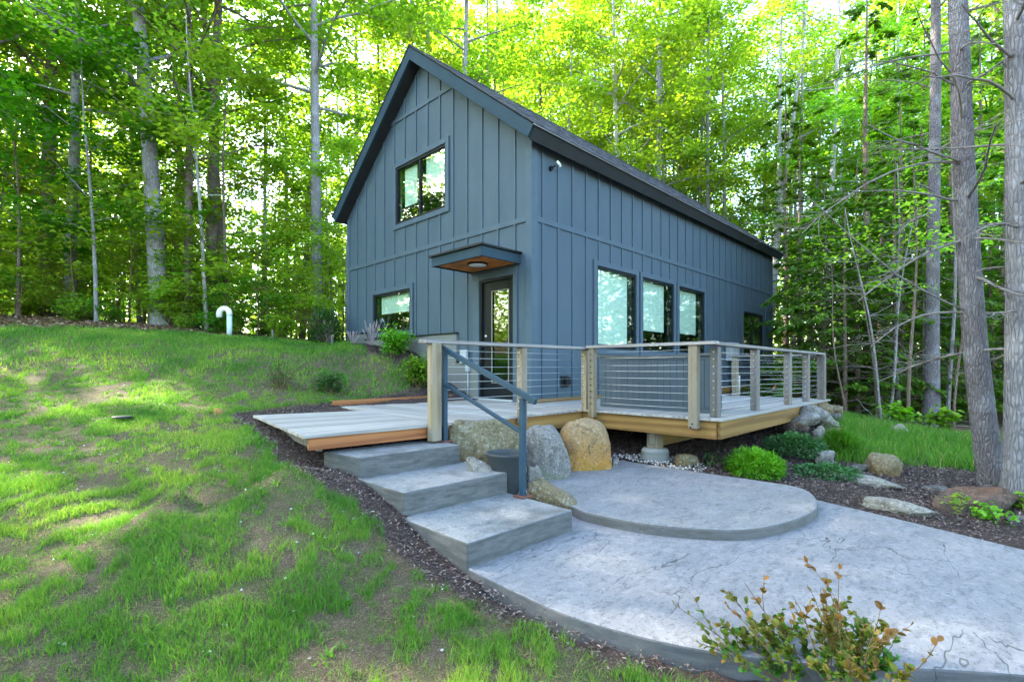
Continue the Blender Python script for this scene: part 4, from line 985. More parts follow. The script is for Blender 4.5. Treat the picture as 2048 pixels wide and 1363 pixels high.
BK = {'bark_grey': 'grey', 'bark_brown': 'brown', 'bark_birch': 'pale'}
def scatter(n, px0, px1, f0, f1, pick, key, leafs, dmin=1.7, cat='tree', sc=(.85,1.2)):
    k = 0; tries = 0
    while k < n and tries < 4000:
        tries += 1; px = rng.uniform(px0, px1); f = f0+(f1-f0)*rng.random()**1.3; q = at(px, f)
        if not free(q.x, q.y, dmin): continue
        placed.append((q.x, q.y)); i = rng.choice(pick); bk = rng.choice(['bark_grey','bark_brown','bark_grey','bark_birch']); lf = rng.choice(leafs)
        look = ('low crowned ' if i in (2,5) else 'tall ' if i in (3,6) else 'slim ')+BK[bk]+' stemmed '+('yellow green' if lf == 'leaf_y' else 'green')+' tree'
        t = put_tree('deciduous_tree', look, 0, 0, proto[i], M[bk], M[lf], {'l': G_W, 'm': 'trees behind the roof', 'r': 'leafy trees in the right woods'}[key], rng.uniform(0, 6.28), rng.uniform(*sc), (q.x, q.y), (rng.gauss(0,.03), rng.gauss(0,.03)))
        PENDING.append((t, look, px)); k += 1
scatter(10, -450, 640, 14.2, 18.5, [6], 'l', ['leaf','leaf_y'], 2.0, sc=(.8,.95))
scatter(20, -250, 700, 14.0, 20, [2,4,5,5,2], 'l', ['leaf','leaf_y','leaf_y'], 1.5)
scatter(20, -300, 720, 18, 36, [0,1,1,4,2], 'l', ['leaf','leaf','leaf_y'])
scatter(44, 700, 1620, 18, 42, [0,1,1,3,3,4], 'm', ['leaf_y','leaf_y','leaf'])
scatter(10, 900, 1300, 24, 38, [3,6], 'm', ['leaf_y'])
scatter(8, 1180, 1420, 23, 36, [6,3,1], 'm', ['leaf_y'])
scatter(14, 1560, 2250, 17, 38, [0,1,1,4,2], 'r', ['leaf','leaf_y','leaf'])
scatter(14, 1600, 2050, 21, 36, [3,1,6], 'r', ['leaf_y','leaf'], 1.5)
# trees the photograph only implies: beside and behind the camera, seen in the window panes
LAB = {'b': 'leafy tree of the surrounding woods mirrored in the window glass'}
for k in range(16):
    w = R(100+k*14.5); x = -3+19*math.cos(w)*rng.uniform(.9,1.35); y_ = -3+19*math.sin(w)*rng.uniform(.9,1.3)
    if x > 16 or inpoly(np.array([x]), np.array([y_]), LAWN)[0]: continue
    put_tree('deciduous_tree', LAB['b'], 0, 0, proto[rng.choice([0,1,3,4])], M['bark_grey'], M['leaf'], 'surrounding trees mirrored in the windows', rng.uniform(0,6.28), rng.uniform(.9,1.2), (x, y_))

# hemlocks on the right
def hemlock_meshes(seed, h=13, r0=.12, lo=.8, cr=2.6, nb=70, per=95, nl=.17):
    rr = random.Random(seed); rng_ = np.random.default_rng(seed); m = MB()
    m.tube([(0,0,-.2),(0,0,h*.3),(.05,.03,h*.65),(0,0,h)], [r0*1.2, r0*.85, r0*.5, .01], 10, False)
    C, D, T = [], [], []; az = 0
    for k in range(nb):
        t = (k+.5)/nb; z = lo+(h-lo)*t; az += 2.4+rr.uniform(-.5,.5); L = cr*(1-t)**.75*rr.uniform(.65,1.15)+.25
        br = bez((0,0,z), (math.cos(az), math.sin(az), rr.uniform(.0,.4)), L, -.10, 6, rr, .05)
        m.tube(br, [max(.004,.022*(1-t)*(1-.14*j)) for j in range(7)], 4, False)
        B = np.array([tuple(p) for p in br]); n = int(per*(.35+L/cr))
        u = np.sqrt(rng_.random(n))*5.99; i = u.astype(int); p = B[i]+(B[i+1]-B[i])*(u-i)[:, None]; dr_ = B[i+1]-B[i]
        dr_ /= np.linalg.norm(dr_, axis=1, keepdims=True); side = np.stack([-dr_[:,1], dr_[:,0], np.zeros(n)], 1)
        sg = rng_.choice([-1, 1], n)[:, None]; reach = (L*.34*(1.08-u/6)*rng_.random(n))[:, None]+.02
        p = p+(side*sg*.85+dr_*.55)*reach; p[:, 2] -= reach[:, 0]*.22+rng_.normal(size=n)*.03
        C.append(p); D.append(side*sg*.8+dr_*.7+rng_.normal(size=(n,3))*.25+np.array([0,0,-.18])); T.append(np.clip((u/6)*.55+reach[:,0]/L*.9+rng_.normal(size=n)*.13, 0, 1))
    C = np.concatenate(C); D = np.concatenate(D); T = np.concatenate(T); n = len(C); Ls = nl*rng_.uniform(.6,1.3,n)
    V, F = leaf_quads(C, D, rand_norm(rng_, n, .3), Ls, Ls*.42, rng_, .05)
    return m.mesh('trunk', True), np_mesh('crown', V, F, {'rnd': np.repeat(T, 4)})
hp = [hemlock_meshes(61), hemlock_meshes(62, 9, .09, .5, 2.3, 60, 95), hemlock_meshes(63, 5.5, .05, .3, 1.9, 46, 90, .14), hemlock_meshes(64, 16, .16, 2.2, 3.0, 76, 95)]
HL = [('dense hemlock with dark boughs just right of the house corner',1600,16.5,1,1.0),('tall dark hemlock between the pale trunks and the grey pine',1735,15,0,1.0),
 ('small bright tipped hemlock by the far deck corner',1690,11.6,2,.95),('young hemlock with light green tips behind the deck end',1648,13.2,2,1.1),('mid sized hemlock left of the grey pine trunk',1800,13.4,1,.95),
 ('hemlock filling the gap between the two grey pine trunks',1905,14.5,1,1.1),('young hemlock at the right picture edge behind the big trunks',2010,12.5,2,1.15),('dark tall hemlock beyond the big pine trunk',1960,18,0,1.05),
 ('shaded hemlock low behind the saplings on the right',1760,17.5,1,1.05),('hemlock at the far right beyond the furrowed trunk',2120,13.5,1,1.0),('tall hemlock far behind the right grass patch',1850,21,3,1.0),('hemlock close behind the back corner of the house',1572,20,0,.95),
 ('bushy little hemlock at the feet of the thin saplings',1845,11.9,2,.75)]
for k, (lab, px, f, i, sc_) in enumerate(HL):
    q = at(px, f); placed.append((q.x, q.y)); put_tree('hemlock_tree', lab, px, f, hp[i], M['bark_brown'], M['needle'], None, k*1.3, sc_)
for k in range(18):
    while True:
        px = rng.uniform(1560, 2300); f = rng.uniform(17, 32); q = at(px, f)
        if free(q.x, q.y, 2.0): break
    placed.append((q.x, q.y)); PENDING.append((put_tree('hemlock_tree', '', 0, 0, hp[rng.choice([0,1,3])], M['bark_brown'], M['needle'], 'hemlocks deep in the right woods', rng.uniform(0,6), rng.uniform(.9,1.25), (q.x, q.y)), 'dark hemlock deep in the woods', px))

for px, f in ((1665,13.8),(1715,12.6),(1790,12.0),(1938,12.2),(1985,13.6),(2080,11.5),(1625,14.8)):
    q = at(px, f); placed.append((q.x, q.y)); PENDING.append((put_tree('hemlock_tree', '', px, f, hp[2], M['bark_brown'], M['needle'], 'small hemlocks at the woods edge', px*.7, rng.uniform(.75,1.2)), 'small light green hemlock', px))
# big pines with dead branches
def pine(label, px, f, r0, h, lean, zs, seed, bark, nbr=16, reach=(1.2, 3.0), bend=0.0):
    rr = random.Random(seed); rng_ = np.random.default_rng(seed); q = at(px, f)
    t = thing('pine_tree', label, 'tree', (q.x, q.y, tz(q.x, q.y)-.05)); m = MB(); n = 40; sides = 28; pts = []
    lx, ly = rl_(lean)
    for i in range(n+1):
        s = i/n; e = bend*(1-math.exp(-h*s/1.5)); pts.append(Vector((lx*s+RGT.x*e+.03*math.sin(s*9+seed), ly*s+RGT.y*e+.03*math.cos(s*7+seed), h*s-.1)))
    rad = [r0*((1-.75*i/n)+.35*math.exp(-i/n*h/.35)) for i in range(n+1)]
    m.tube(pts, rad, sides, False)
    for i, v in enumerate(m.v):
        ax = pts[i//sides]; d = Vector(v)-ax; w = math.atan2(d.y, d.x)
        m.v[i] = tuple(ax+d*(1+.05*mnoise.noise(Vector((math.cos(w)*3, math.sin(w)*3, ax.z*1.2+seed)))+.03*mnoise.noise(Vector((math.cos(w)*9, math.sin(w)*9, ax.z*3)))))
    m.build('trunk', M[bark], t, 0, True)
    az = rr.uniform(0, 6)
    for k in range(nbr):
        z = zs[0]+(zs[1]-zs[0])*(k+rr.random()*.8)/nbr; i = int(z/h*n); p = pts[i]
        az = (yaw+math.pi+rr.gauss(0,.75)) if k % 3 else rr.uniform(0, 6.28)
        L = rr.uniform(*reach)*(1 if k % 3 else .6); b = MB(); br = bez(p, (math.cos(az), math.sin(az), rr.uniform(-.25,.5)), L, rr.uniform(-.12,.02), 7, rr, .09)
        rb = r0*rr.uniform(.07,.15); b.tube(br, [rb*(1-.12*j)+.002 for j in range(8)], 6, False)
        for _ in range(rr.randint(9, 20)):
            u = rr.uniform(.25, 1)*6.9; j = int(u); bp = br[j].lerp(br[j+1], u-j); a2 = az+rr.choice((-1,1))*rr.uniform(.3,1.1)
            tw = bez(bp, (math.cos(a2), math.sin(a2), rr.uniform(-.4,.35)), L*rr.uniform(.15,.42), -.05, 4, rr, .16); b.tube(tw, [rb*.26,rb*.2,rb*.15,rb*.1,.001], 4, False)
            if rr.random() < .6:
                tw2 = bez(tw[2], (math.cos(a2+.7), math.sin(a2+.7), rr.uniform(-.4,.3)), L*.14, -.03, 3, rr, .16); b.tube(tw2, [rb*.16,rb*.12,rb*.1,.0015], 3, False)
        b.build('dead_branch', M['deadwood'], t, 0, True)
    C = []; 
    for k in range(30):
        z = h*rr.uniform(.62, 1.0); a = rr.uniform(0, 6.28); L = 3.2*(1.15-z/h)+.4; i = min(int(z/h*n), n); p = pts[i]
        for j in range(7): C.append(p+Vector((math.cos(a)*L*j/6, math.sin(a)*L*j/6, .12*j+rr.gauss(0,.1))))
    C = np.array([tuple(c) for c in C]); N_ = 4200; c = C[rng_.integers(0, len(C), N_)]+rng_.normal(size=(N_,3))*.28
    V, F = leaf_quads(c, rand_dirs(rng_, N_, .8), rand_norm(rng_, N_, 1), np.full(N_,.24), np.full(N_,.07), rng_)
    link('crown', np_mesh('crown', V, F, {'rnd': np.repeat(rng_.random(N_), 4)}), M['pine'], t)
    return t
pine('thick leaning pine trunk with many bare dead branches right of the grass', 1987, 5.3, .11, 16, -.13, (2.1, 5.7), 3, 'bark_pine', 17, (.9, 2.4), -.32)
pine('furrowed pale grey pine trunk at the right edge of the picture', 2036, 4.9, .115, 16, -.18, (1.5, 5.6), 8, 'bark_furrow', 13, (.6, 1.5))
pine('straight grey pine trunk standing behind the right grass patch', 1868, 10.5, .135, 17, .0, (4.2, 9.8), 12, 'bark_pine', 9, (.8, 2.4))
# thin saplings on the right
def sapling(label, px, f, r, h, lean, seed, leafy=300):
    rr = random.Random(seed); rng_ = np.random.default_rng(seed); q = at(px, f); t = thing('sapling', label, 'tree', (q.x, q.y, tz(q.x, q.y)-.03), None); m = MB(); lx, ly = rl_(lean)
    pts = [Vector((lx*s+.05*math.sin(s*5+seed), ly*s+.05*math.cos(s*6+seed), h*s)) for s in [i/8 for i in range(9)]]
    m.tube(pts, [r*(1-.8*i/8) for i in range(9)], 7, False); A = []
    for k in range(14):
        i = rr.randint(2, 7); a = rr.uniform(0, 6.28); br = bez(pts[i], (math.cos(a), math.sin(a), rr.uniform(-.1,.7)), rr.uniform(.3,1.0), -.03, 4, rr, .14); m.tube(br, [r*.28,r*.22,r*.17,r*.12,.002], 4, False)
        if i > 4: A += br[2:]
    m.build('trunk', M['bark_brown'] if seed % 2 else M['bark_grey'], t, 0, True)
    if leafy and A:
        A = np.array([tuple(a) for a in A]); c = A[rng_.integers(0, len(A), leafy)]+rng_.normal(size=(leafy,3))*np.array([.2,.2,.07]); L = .1*rng_.uniform(.6,1.2,leafy)
        V, F = leaf_quads(c, rand_dirs(rng_, leafy), rand_norm(rng_, leafy), L, L*.75, rng_); link('crown', np_mesh('crown', V, F, {'rnd': np.repeat(rng_.random(leafy), 4)}), M['leaf'], t)
SPL = [('thin pale sapling standing in the grass left of the grey pine',1823,10.0,.035,5.5,.05,301,200),('crooked bare sapling left of the fern by the woods edge',1768,11.2,.03,4.5,-.75,302,150),('slim bare sapling right beside the crooked one',1752,11.8,.028,4.2,-.4,303,120),
 ('thin grey sapling leaning right among dead twigs',1772,11.4,.03,4.6,.6,304,200),('bare sapling just past the far deck corner',1690,10.8,.022,3.2,-.35,305,60),('dark slim sapling behind the thin pale one',1800,12.4,.045,6,-.1,306,260),
 ('pale sapling between the grey pine and the thick leaning pine',1912,10.2,.025,4.5,.3,307,200),('weathered crooked stem just right of the grey pine',1900,11.8,.05,6.5,.1,308,250)]
for a in SPL: sapling(a[0], a[1], a[2]*.93, *a[3:])
fl2 = MB()
rr = random.Random(9)
for k in range(7):
    px = rr.uniform(1690, 2000); f = rr.uniform(9.6, 12.5); q = at(px, f); z = tz(q.x, q.y); a = rr.uniform(0, 3.14); L = rr.uniform(.5, 1.5)
    b = MB(); br = bez((q.x, q.y, z+.03), (math.cos(a), math.sin(a), rr.uniform(.05,.5)), L, -.04, 5, rr, .15); b.tube(br, [.016,.014,.012,.01,.007,.004], 5, False)
    for _ in range(5):
        tw = bez(br[rr.randint(1,4)], (rr.gauss(0,1), rr.gauss(0,1), rr.uniform(0,.8)), L*.35, -.02, 3, rr, .15); b.tube(tw, [.006,.005,.004,.002], 4, False)
    tag(b.build('fallen_branch', M['deadwood'], None, 0, True), 'bare fallen branch on the leaf litter', 'branch', 'fallen branches at the woods edge'); PENDING.append((bpy.data.objects[-1] if False else [o for o in COL.objects if o.name.startswith('fallen_branch')][-1], 'bare fallen branch on the leaf litter', px))

# far woods that read as one mass
rg = np.random.default_rng(4); n = 130000; px = rg.uniform(-500, 2550, n); f = rg.uniform(40, 74, n); r = (px-CXP)/FPX*f
x = EYE[0]+FWD.x*f+RGT.x*r; y = EYE[1]+FWD.y*f+RGT.y*r; hh = rg.random(n)**1.5*24; near_ = rg.random(n) < .42; f2 = rg.uniform(27, 42, n); r = np.where(near_, (px-CXP)/FPX*f2, r); x = np.where(near_, EYE[0]+FWD.x*f2+RGT.x*r, x); y = np.where(near_, EYE[1]+FWD.y*f2+RGT.y*r, y); hh = np.where(near_, rg.random(n)**1.2*7, hh)
n3 = 90000; wa = rg.uniform(-2.6, 1.6, n3); wa = np.where((wa > -1.0) & (wa < .95), wa-1.7, wa); fr_ = rg.uniform(26, 60, n3)
x = np.concatenate([x, EYE[0]+fr_*(np.cos(wa)*FWD.x+np.sin(wa)*RGT.x)]); y = np.concatenate([y, EYE[1]+fr_*(np.cos(wa)*FWD.y+np.sin(wa)*RGT.y)]); hh = np.concatenate([hh, rg.random(n3)**1.3*15])
keep = vnoise(x*.9+hh*.5, y*.9+hh*1.1, .22, 30, 2) > .30+.13*(hh/24); x, y, hh = x[keep], y[keep], hh[keep]; n = len(x)
c = np.stack([x, y, terrain(x, y)+hh], 1); Ls = rg.uniform(.22, .5, n)
V, F = leaf_quads(c, rand_dirs(rg, n), rand_norm(rg, n, .7), Ls, Ls*.85, rg)
link('far_woodland', np_mesh('far_woodland', V, F, {'rnd': np.repeat(np.clip(vnoise(x, y, .3, 40, 2)*.7+.45*rg.random(n)-.1, 0, 1), 4)}), M['leaf_y'], None, 'stuff')
m = MB(); rr = random.Random(19)
for k in range(90):
    px = rr.uniform(-300, 1700); f = rr.uniform(33, 60); q = at(px, f)
    if inpoly(np.array([q.x]), np.array([q.y]), HM)[0]: continue
    z = tz(q.x, q.y); r = rr.uniform(.07,.2); h = rr.uniform(14, 24); dx, dy = rr.gauss(0,.7), rr.gauss(0,.7)
    m.tube([(q.x,q.y,z-.3),(q.x+dx*.4,q.y+dy*.4,z+h*.5),(q.x+dx,q.y+dy,z+h)], [r,r*.75,r*.2], 6, False)
m.build('far_tree_trunks', M['bark_grey'], None, 0, True, 'stuff')

# ------------------------------------------------------------------ shrubs and undergrowth
def shrub_meshes(seed, h=1.4, w=1.2, stems=12, nleaf=2200, leaf=.08, tilt=.6, shell=False, ratio=.75, flat=.5):
    rr = random.Random(seed); rng_ = np.random.default_rng(seed); m = MB(); A = []
    for k in range(stems):
        a = rr.uniform(0, 6.28); s = rr.uniform(.1, .95)*w*.5; br = bez((rr.gauss(0,.04), rr.gauss(0,.04), -.05), (math.cos(a)*s, math.sin(a)*s, h*rr.uniform(.7,1)*(1.15-s/w)), h*rr.uniform(.75,1.05), -.01, 5, rr, .09)
        m.tube(br, [.011,.009,.008,.006,.005,.003], 4, False); A += [br[i].lerp(br[i+1], rr.random()) for i in (1,2,2,3,3,4,4,4)]
        for _ in range(3):
            tw = bez(br[rr.randint(2,4)], (rr.gauss(0,1), rr.gauss(0,1), .5), h*.3, 0, 3, rr, .12); m.tube(tw, [.005,.004,.003,.002], 3, False); A += tw[1:]
    A = np.array([tuple(a) for a in A]); c = A[rng_.integers(0, len(A), nleaf)]+rng_.normal(size=(nleaf,3))*np.array([.09,.09,.07])*(w/1.2)**.5
    if shell:
        u = rng_.normal(size=(nleaf,3)); u[:,2] = np.abs(u[:,2])*1.1; u /= np.linalg.norm(u, axis=1, keepdims=True)
        lump = .84+.62*(vnoise(u[:,0]*2+7+u[:,2]*1.3, u[:,1]*2+3, 2.1, seed, 3)-.5); c = u*np.array([w/2, w/2, h])*(lump*rng_.uniform(.72,1.03,nleaf)**.7)[:,None]
    c[:,2] = np.maximum(c[:,2], .01); L = leaf*rng_.uniform(.6,1.3,nleaf)
    d = rand_dirs(rng_, nleaf, flat) if not shell else c*np.array([1,1,.8])/np.linalg.norm(c,axis=1,keepdims=True)+rng_.normal(size=(nleaf,3))*.5
    V, F = leaf_quads(c, d, rand_norm(rng_, nleaf, tilt), L, L*ratio, rng_)
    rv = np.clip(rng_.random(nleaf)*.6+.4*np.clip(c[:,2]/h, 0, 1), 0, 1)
    return m.mesh('stems', True), np_mesh('foliage', V, F, {'rnd': np.repeat(rv, 4)})
def put_shrub(label, ms, mat, px=0, f=0, xy=None, sc=1, rz=0, group=None, name='shrub', cat='shrub', dz=0):
    q = Vector(tuple(xy)+(0,)) if xy else at(px, f); t = thing(name, label, cat, (q.x, q.y, tz(q.x, q.y)+dz), group, rz); t.scale = (sc, sc, sc)
    for nm, me, mt in (('stems', ms[0], M['twig']), ('foliage', ms[1], mat)):
        key = (me.name, mt.name)
        if key not in MESHMAT:
            c = me if not me.materials else me.copy()
            if not c.materials: c.materials.append(mt)
            else: c.materials[0] = mt
            MESHMAT[key] = c
        link(nm, MESHMAT[key], None, t)
    return t
us = [tree_meshes(81, 2.4, .02, .3, 1.2, 13, 900, .10, layer=.05, twigs=3, wob=.1), tree_meshes(82, 1.4, .015, .15, .9, 11, 650, .085, layer=.05, twigs=3, wob=.08), tree_meshes(83, 3.6, .026, .5, 1.5, 16, 1400, .11, layer=.06, twigs=3, wob=.16), shrub_meshes(84, .6, 1.0, 10, 700, .08)]
rr = random.Random(31)
def under(n, px0, px1, f0, f1, label, group, mats, pick=(0,1,2)):
    k = 0; t_ = 0
    while k < n and t_ < 3000:
        t_ += 1; px = rr.uniform(px0, px1); f = rr.uniform(f0, f1); q = at(px, f)
        if inpoly(np.array([q.x]), np.array([q.y]), LAWN)[0] or inpoly(np.array([q.x]), np.array([q.y]), HM)[0] or inpoly(np.array([q.x]), np.array([q.y]), PATCH)[0]: continue
        mt_ = rr.choice(mats); PENDING.append((put_shrub(label, us[rr.choice(pick)], M[mt_], xy=(q.x, q.y), sc=rr.uniform(.75,1.3), rz=rr.uniform(0,6), group=group), ('yellow green ' if mt_ == 'leaf_y' else 'green ')+label, px)); k += 1
under(40, -150, 720, 13.0, 16.5, 'understory sapling', 'undergrowth behind the left lawn', ['leaf','leaf_y','leaf_y'], (0,0,1,2,3))
under(44, -200, 740, 16.5, 26, 'understory sapling', 'undergrowth behind the left lawn', ['leaf_y','leaf_y','leaf'], (0,2,2))
under(24, -150, 720, 12.6, 14.2, 'low leafy seedling', 'undergrowth behind the left lawn', ['leaf','leaf_y','leaf_d'], (3,1,3))
under(14, 1640, 2100, 9.4, 12.5, 'understory sapling', 'undergrowth under the right woods', ['leaf','leaf_y'], (0,1,3))
under(16, 1580, 2200, 12.5, 20, 'low leafy bush', 'undergrowth under the right woods', ['leaf','leaf_y'], (1,3,3))
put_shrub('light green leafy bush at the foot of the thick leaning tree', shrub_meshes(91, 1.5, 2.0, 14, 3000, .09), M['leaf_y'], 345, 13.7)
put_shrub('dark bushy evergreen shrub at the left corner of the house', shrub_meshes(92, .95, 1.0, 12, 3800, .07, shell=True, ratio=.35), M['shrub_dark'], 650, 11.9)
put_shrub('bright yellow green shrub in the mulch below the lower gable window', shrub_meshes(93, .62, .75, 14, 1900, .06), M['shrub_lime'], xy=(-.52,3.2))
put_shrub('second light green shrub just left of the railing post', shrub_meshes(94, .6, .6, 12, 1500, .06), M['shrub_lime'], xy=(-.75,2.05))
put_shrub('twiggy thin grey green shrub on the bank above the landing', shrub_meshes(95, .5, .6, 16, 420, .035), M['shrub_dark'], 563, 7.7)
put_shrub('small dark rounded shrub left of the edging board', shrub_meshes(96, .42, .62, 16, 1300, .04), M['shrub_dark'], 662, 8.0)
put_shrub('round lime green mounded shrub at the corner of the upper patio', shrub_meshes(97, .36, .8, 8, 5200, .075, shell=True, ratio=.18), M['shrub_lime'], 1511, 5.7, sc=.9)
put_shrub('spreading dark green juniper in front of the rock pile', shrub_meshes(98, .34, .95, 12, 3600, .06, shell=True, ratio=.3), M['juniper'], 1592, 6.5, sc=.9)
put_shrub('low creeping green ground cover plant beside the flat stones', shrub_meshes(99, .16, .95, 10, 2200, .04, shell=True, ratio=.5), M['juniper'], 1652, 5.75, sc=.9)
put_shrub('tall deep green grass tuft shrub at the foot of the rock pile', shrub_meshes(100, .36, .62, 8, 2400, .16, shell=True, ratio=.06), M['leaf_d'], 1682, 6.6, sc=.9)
fern = shrub_meshes(101, .45, .7, 8, 260, .11)
put_shrub('bright fern like seedling left of the grey pine in the grass', fern, M['shrub_lime'], 1800, 8.9); put_shrub('bright green seedling at the foot of the grey pine', fern, M['shrub_lime'], 1890, 9.1, rz=2)
wd = shrub_meshes(102, .2, .3, 6, 90, .07)
put_shrub('small green weed growing in front of the rust topped boulder', wd, M['leaf'], 1930, 4.45, sc=.88); put_shrub('light green weed on the mulch at the right picture edge', wd, M['shrub_lime'], 1985, 4.2, rz=1, sc=.88); put_shrub('green fern frond at the base of the furrowed trunk', wd, M['leaf'], 2046, 4.5, rz=3)
put_shrub('tiny upright grey leaved plant behind the upper patio', shrub_meshes(103, .16, .2, 5, 24, .11, ratio=.25, flat=1.5), M['juniper'], 1420, 6.1)
def stalks(label, xy, n, h, w, seed):
    rr = random.Random(seed); t = thing('dry_plant', label, 'plant', (xy[0], xy[1], tz(*xy))); m = MB(); hd_ = MB()
    for k in range(n):
        a = rr.uniform(0, 6.28); s = rr.random()*w; br = bez((0,0,-.03), (math.cos(a)*s, math.sin(a)*s, h), h*rr.uniform(.6,1.05), -.01, 5, rr, .06); m.tube(br, [.004]*5+[.003], 4, False)
        hd_.tube([br[4], br[5], br[5]+(br[5]-br[4])*.6], [.006,.01,.003], 5)
    m.build('stalks', M['lavender'], t); hd_.build('seed_heads', M['lavender'], t)
stalks('dry lavender stalks in front of the lower gable window', (-.32,4.45), 26, .55, .35, 1); stalks('small dry stalk clump by the stepped foundation corner', (-.3,5.35), 16, .35, .25, 2); stalks('dry grassy stalks by the dark corner bush', (-.55,6.05), 18, .6, .3, 3)

relabel()
# azalea like shrub at the bottom edge
az_ = thing('foreground_shrub', 'leggy shrub with bronze and green leaves at the bottom edge of the patio', 'shrub', (0,0,0)); q = at(1655, 2.12); az_.location = (q.x, q.y, tz(q.x, q.y)-.02)
rr = random.Random(12); rg = np.random.default_rng(12); m = MB(); C, D, T, Ln = [], [], [], []
for k in range(50):
    sx = max(-.42, min(.4, rr.gauss(0, .25))); sy = rr.gauss(0, .16); b0 = Vector((RGT.x*sx*.35+FWD.x*sy*.4, RGT.y*sx*.35+FWD.y*sy*.4, 0)); tall = rr.random() < .45
    if sx > .12 and rr.random() < .6: tall = False
    d = Vector((RGT.x*(sx-.08)*1.25+FWD.x*sy, RGT.y*(sx-.08)*1.25+FWD.y*sy, .46)); L = rr.uniform(.36, .54) if tall else rr.uniform(.2, .34)
    br = bez(b0, d, L, .0, 7, rr, .09); m.tube(br, [.0035,.0032,.003,.0026,.0022,.0018,.0015,.001], 5, False)
    sub = [br]
    for _ in range(3 if tall else 4):
        j = rr.randint(2, 5); tw = bez(br[j], d.normalized()+Vector((rr.gauss(0,.4), rr.gauss(0,.4), rr.uniform(-.1,.4))), L*rr.uniform(.2,.42), 0, 5, rr, .1); m.tube(tw, [.0018,.0016,.0014,.0012,.001,.0008], 4, False); sub.append(tw)
    for s in sub:
        nl = rr.randint(7, 15) if not tall else rr.randint(4, 11)
        for q_ in range(nl):
            u = rr.uniform(.25, 1)*(len(s)-1.01); j = int(u); p = s[j].lerp(s[j+1], u-j); ax = (s[j+1]-s[j]).normalized(); a = rr.uniform(0, 6.28); v = ax.orthogonal().normalized(); v2 = ax.cross(v)
            dd = ax*.75+(v*math.cos(a)+v2*math.sin(a))*.8; C.append(tuple(p+dd.normalized()*.012)); D.append(tuple(dd)); Ln.append(rr.uniform(.022,.036)); zrel = p.z/.5
            T.append(min(1, max(0, (zrel-.12)*1.6+rr.gauss(0,.18)+(-.3 if sx > .2 else 0))))
m.build('stems', M['twig'], az_)
C = np.array(C); D = np.array(D); Ln = np.array(Ln); D = D/np.linalg.norm(D,axis=1,keepdims=True); n = len(C); S_ = np.cross(rand_norm(rg, n, .9), D); S_ /= np.linalg.norm(S_,axis=1,keepdims=True); N_ = np.cross(D, S_)
prof_ = [(-.5,0),(-.28,.26),(.05,.36),(.32,.26),(.5,0)]
V = []
for a, w in prof_:
    V.append(C+D*(a*Ln)[:,None]+S_*(w*Ln)[:,None]+N_*(w*.3*Ln)[:,None]); V.append(C+D*(a*Ln)[:,None]-S_*(w*Ln)[:,None]+N_*(w*.3*Ln)[:,None])
V = np.stack(V, 1).reshape(-1,3); o_ = np.arange(n)[:,None]*10
F = np.concatenate([o_+np.array([[2*i,2*i+1,2*i+3,2*i+2]]) for i in range(4)], 0)
M['azalea'] = leafmat('bronze_green_leaf', (.03,.15,.012), (.12,.135,.016), (.17,.095,.022), (.2,.22,.06), .25)
link('foliage', np_mesh('foliage', V, F, {'rnd': np.repeat(np.array(T), 10)}, True), M['azalea'], az_)

# ------------------------------------------------------------------ grass, chips, pebbles, litter
rg = np.random.default_rng(7)
def cam_xy(n, px0, px1, f0, f1, pw=1.0):
    f = np.sqrt(rg.random(n)*(f1*f1-f0*f0)+f0*f0); px = rg.uniform(px0, px1, n); r = (px-CXP)/FPX*f
    return EYE[0]+FWD.x*f+RGT.x*r, EYE[1]+FWD.y*f+RGT.y*r, f
def blades(x, y, hgt, wid, rv, dry, lean=.5):
    n = len(x); z = terrain(x, y)-.01; a = rg.uniform(0, 6.283, n); ln = rg.uniform(.1, 1, n)*lean*hgt; b = rg.uniform(0, 6.283, n)
    sx, sy = np.cos(a)*wid*.5, np.sin(a)*wid*.5; dx, dy = np.cos(b)*ln, np.sin(b)*ln
    P = lambda t, s, w: np.stack([x+dx*t*t+sx*s*w, y+dy*t*t+sy*s*w, z+hgt*t], 1)
    V = np.stack([P(0,-1,1), P(0,1,1), P(.55,1,.8), P(.55,-1,.8), P(1,0,0)], 1).reshape(-1,3); o = np.arange(n)[:,None]*5
    return V, o+np.array([[0,1,2,3]]), o+np.array([[3,2,4]]), np.repeat(rv, 5), np.repeat(dry, 5)
VV, Q, T3, RV, DR = [], [], [], [], []; off = 0
def addb(t):
    global off
    VV.append(t[0]); Q.append(t[1]+off); T3.append(t[2]+off); RV.append(t[3]); DR.append(t[4]); off += len(t[0])
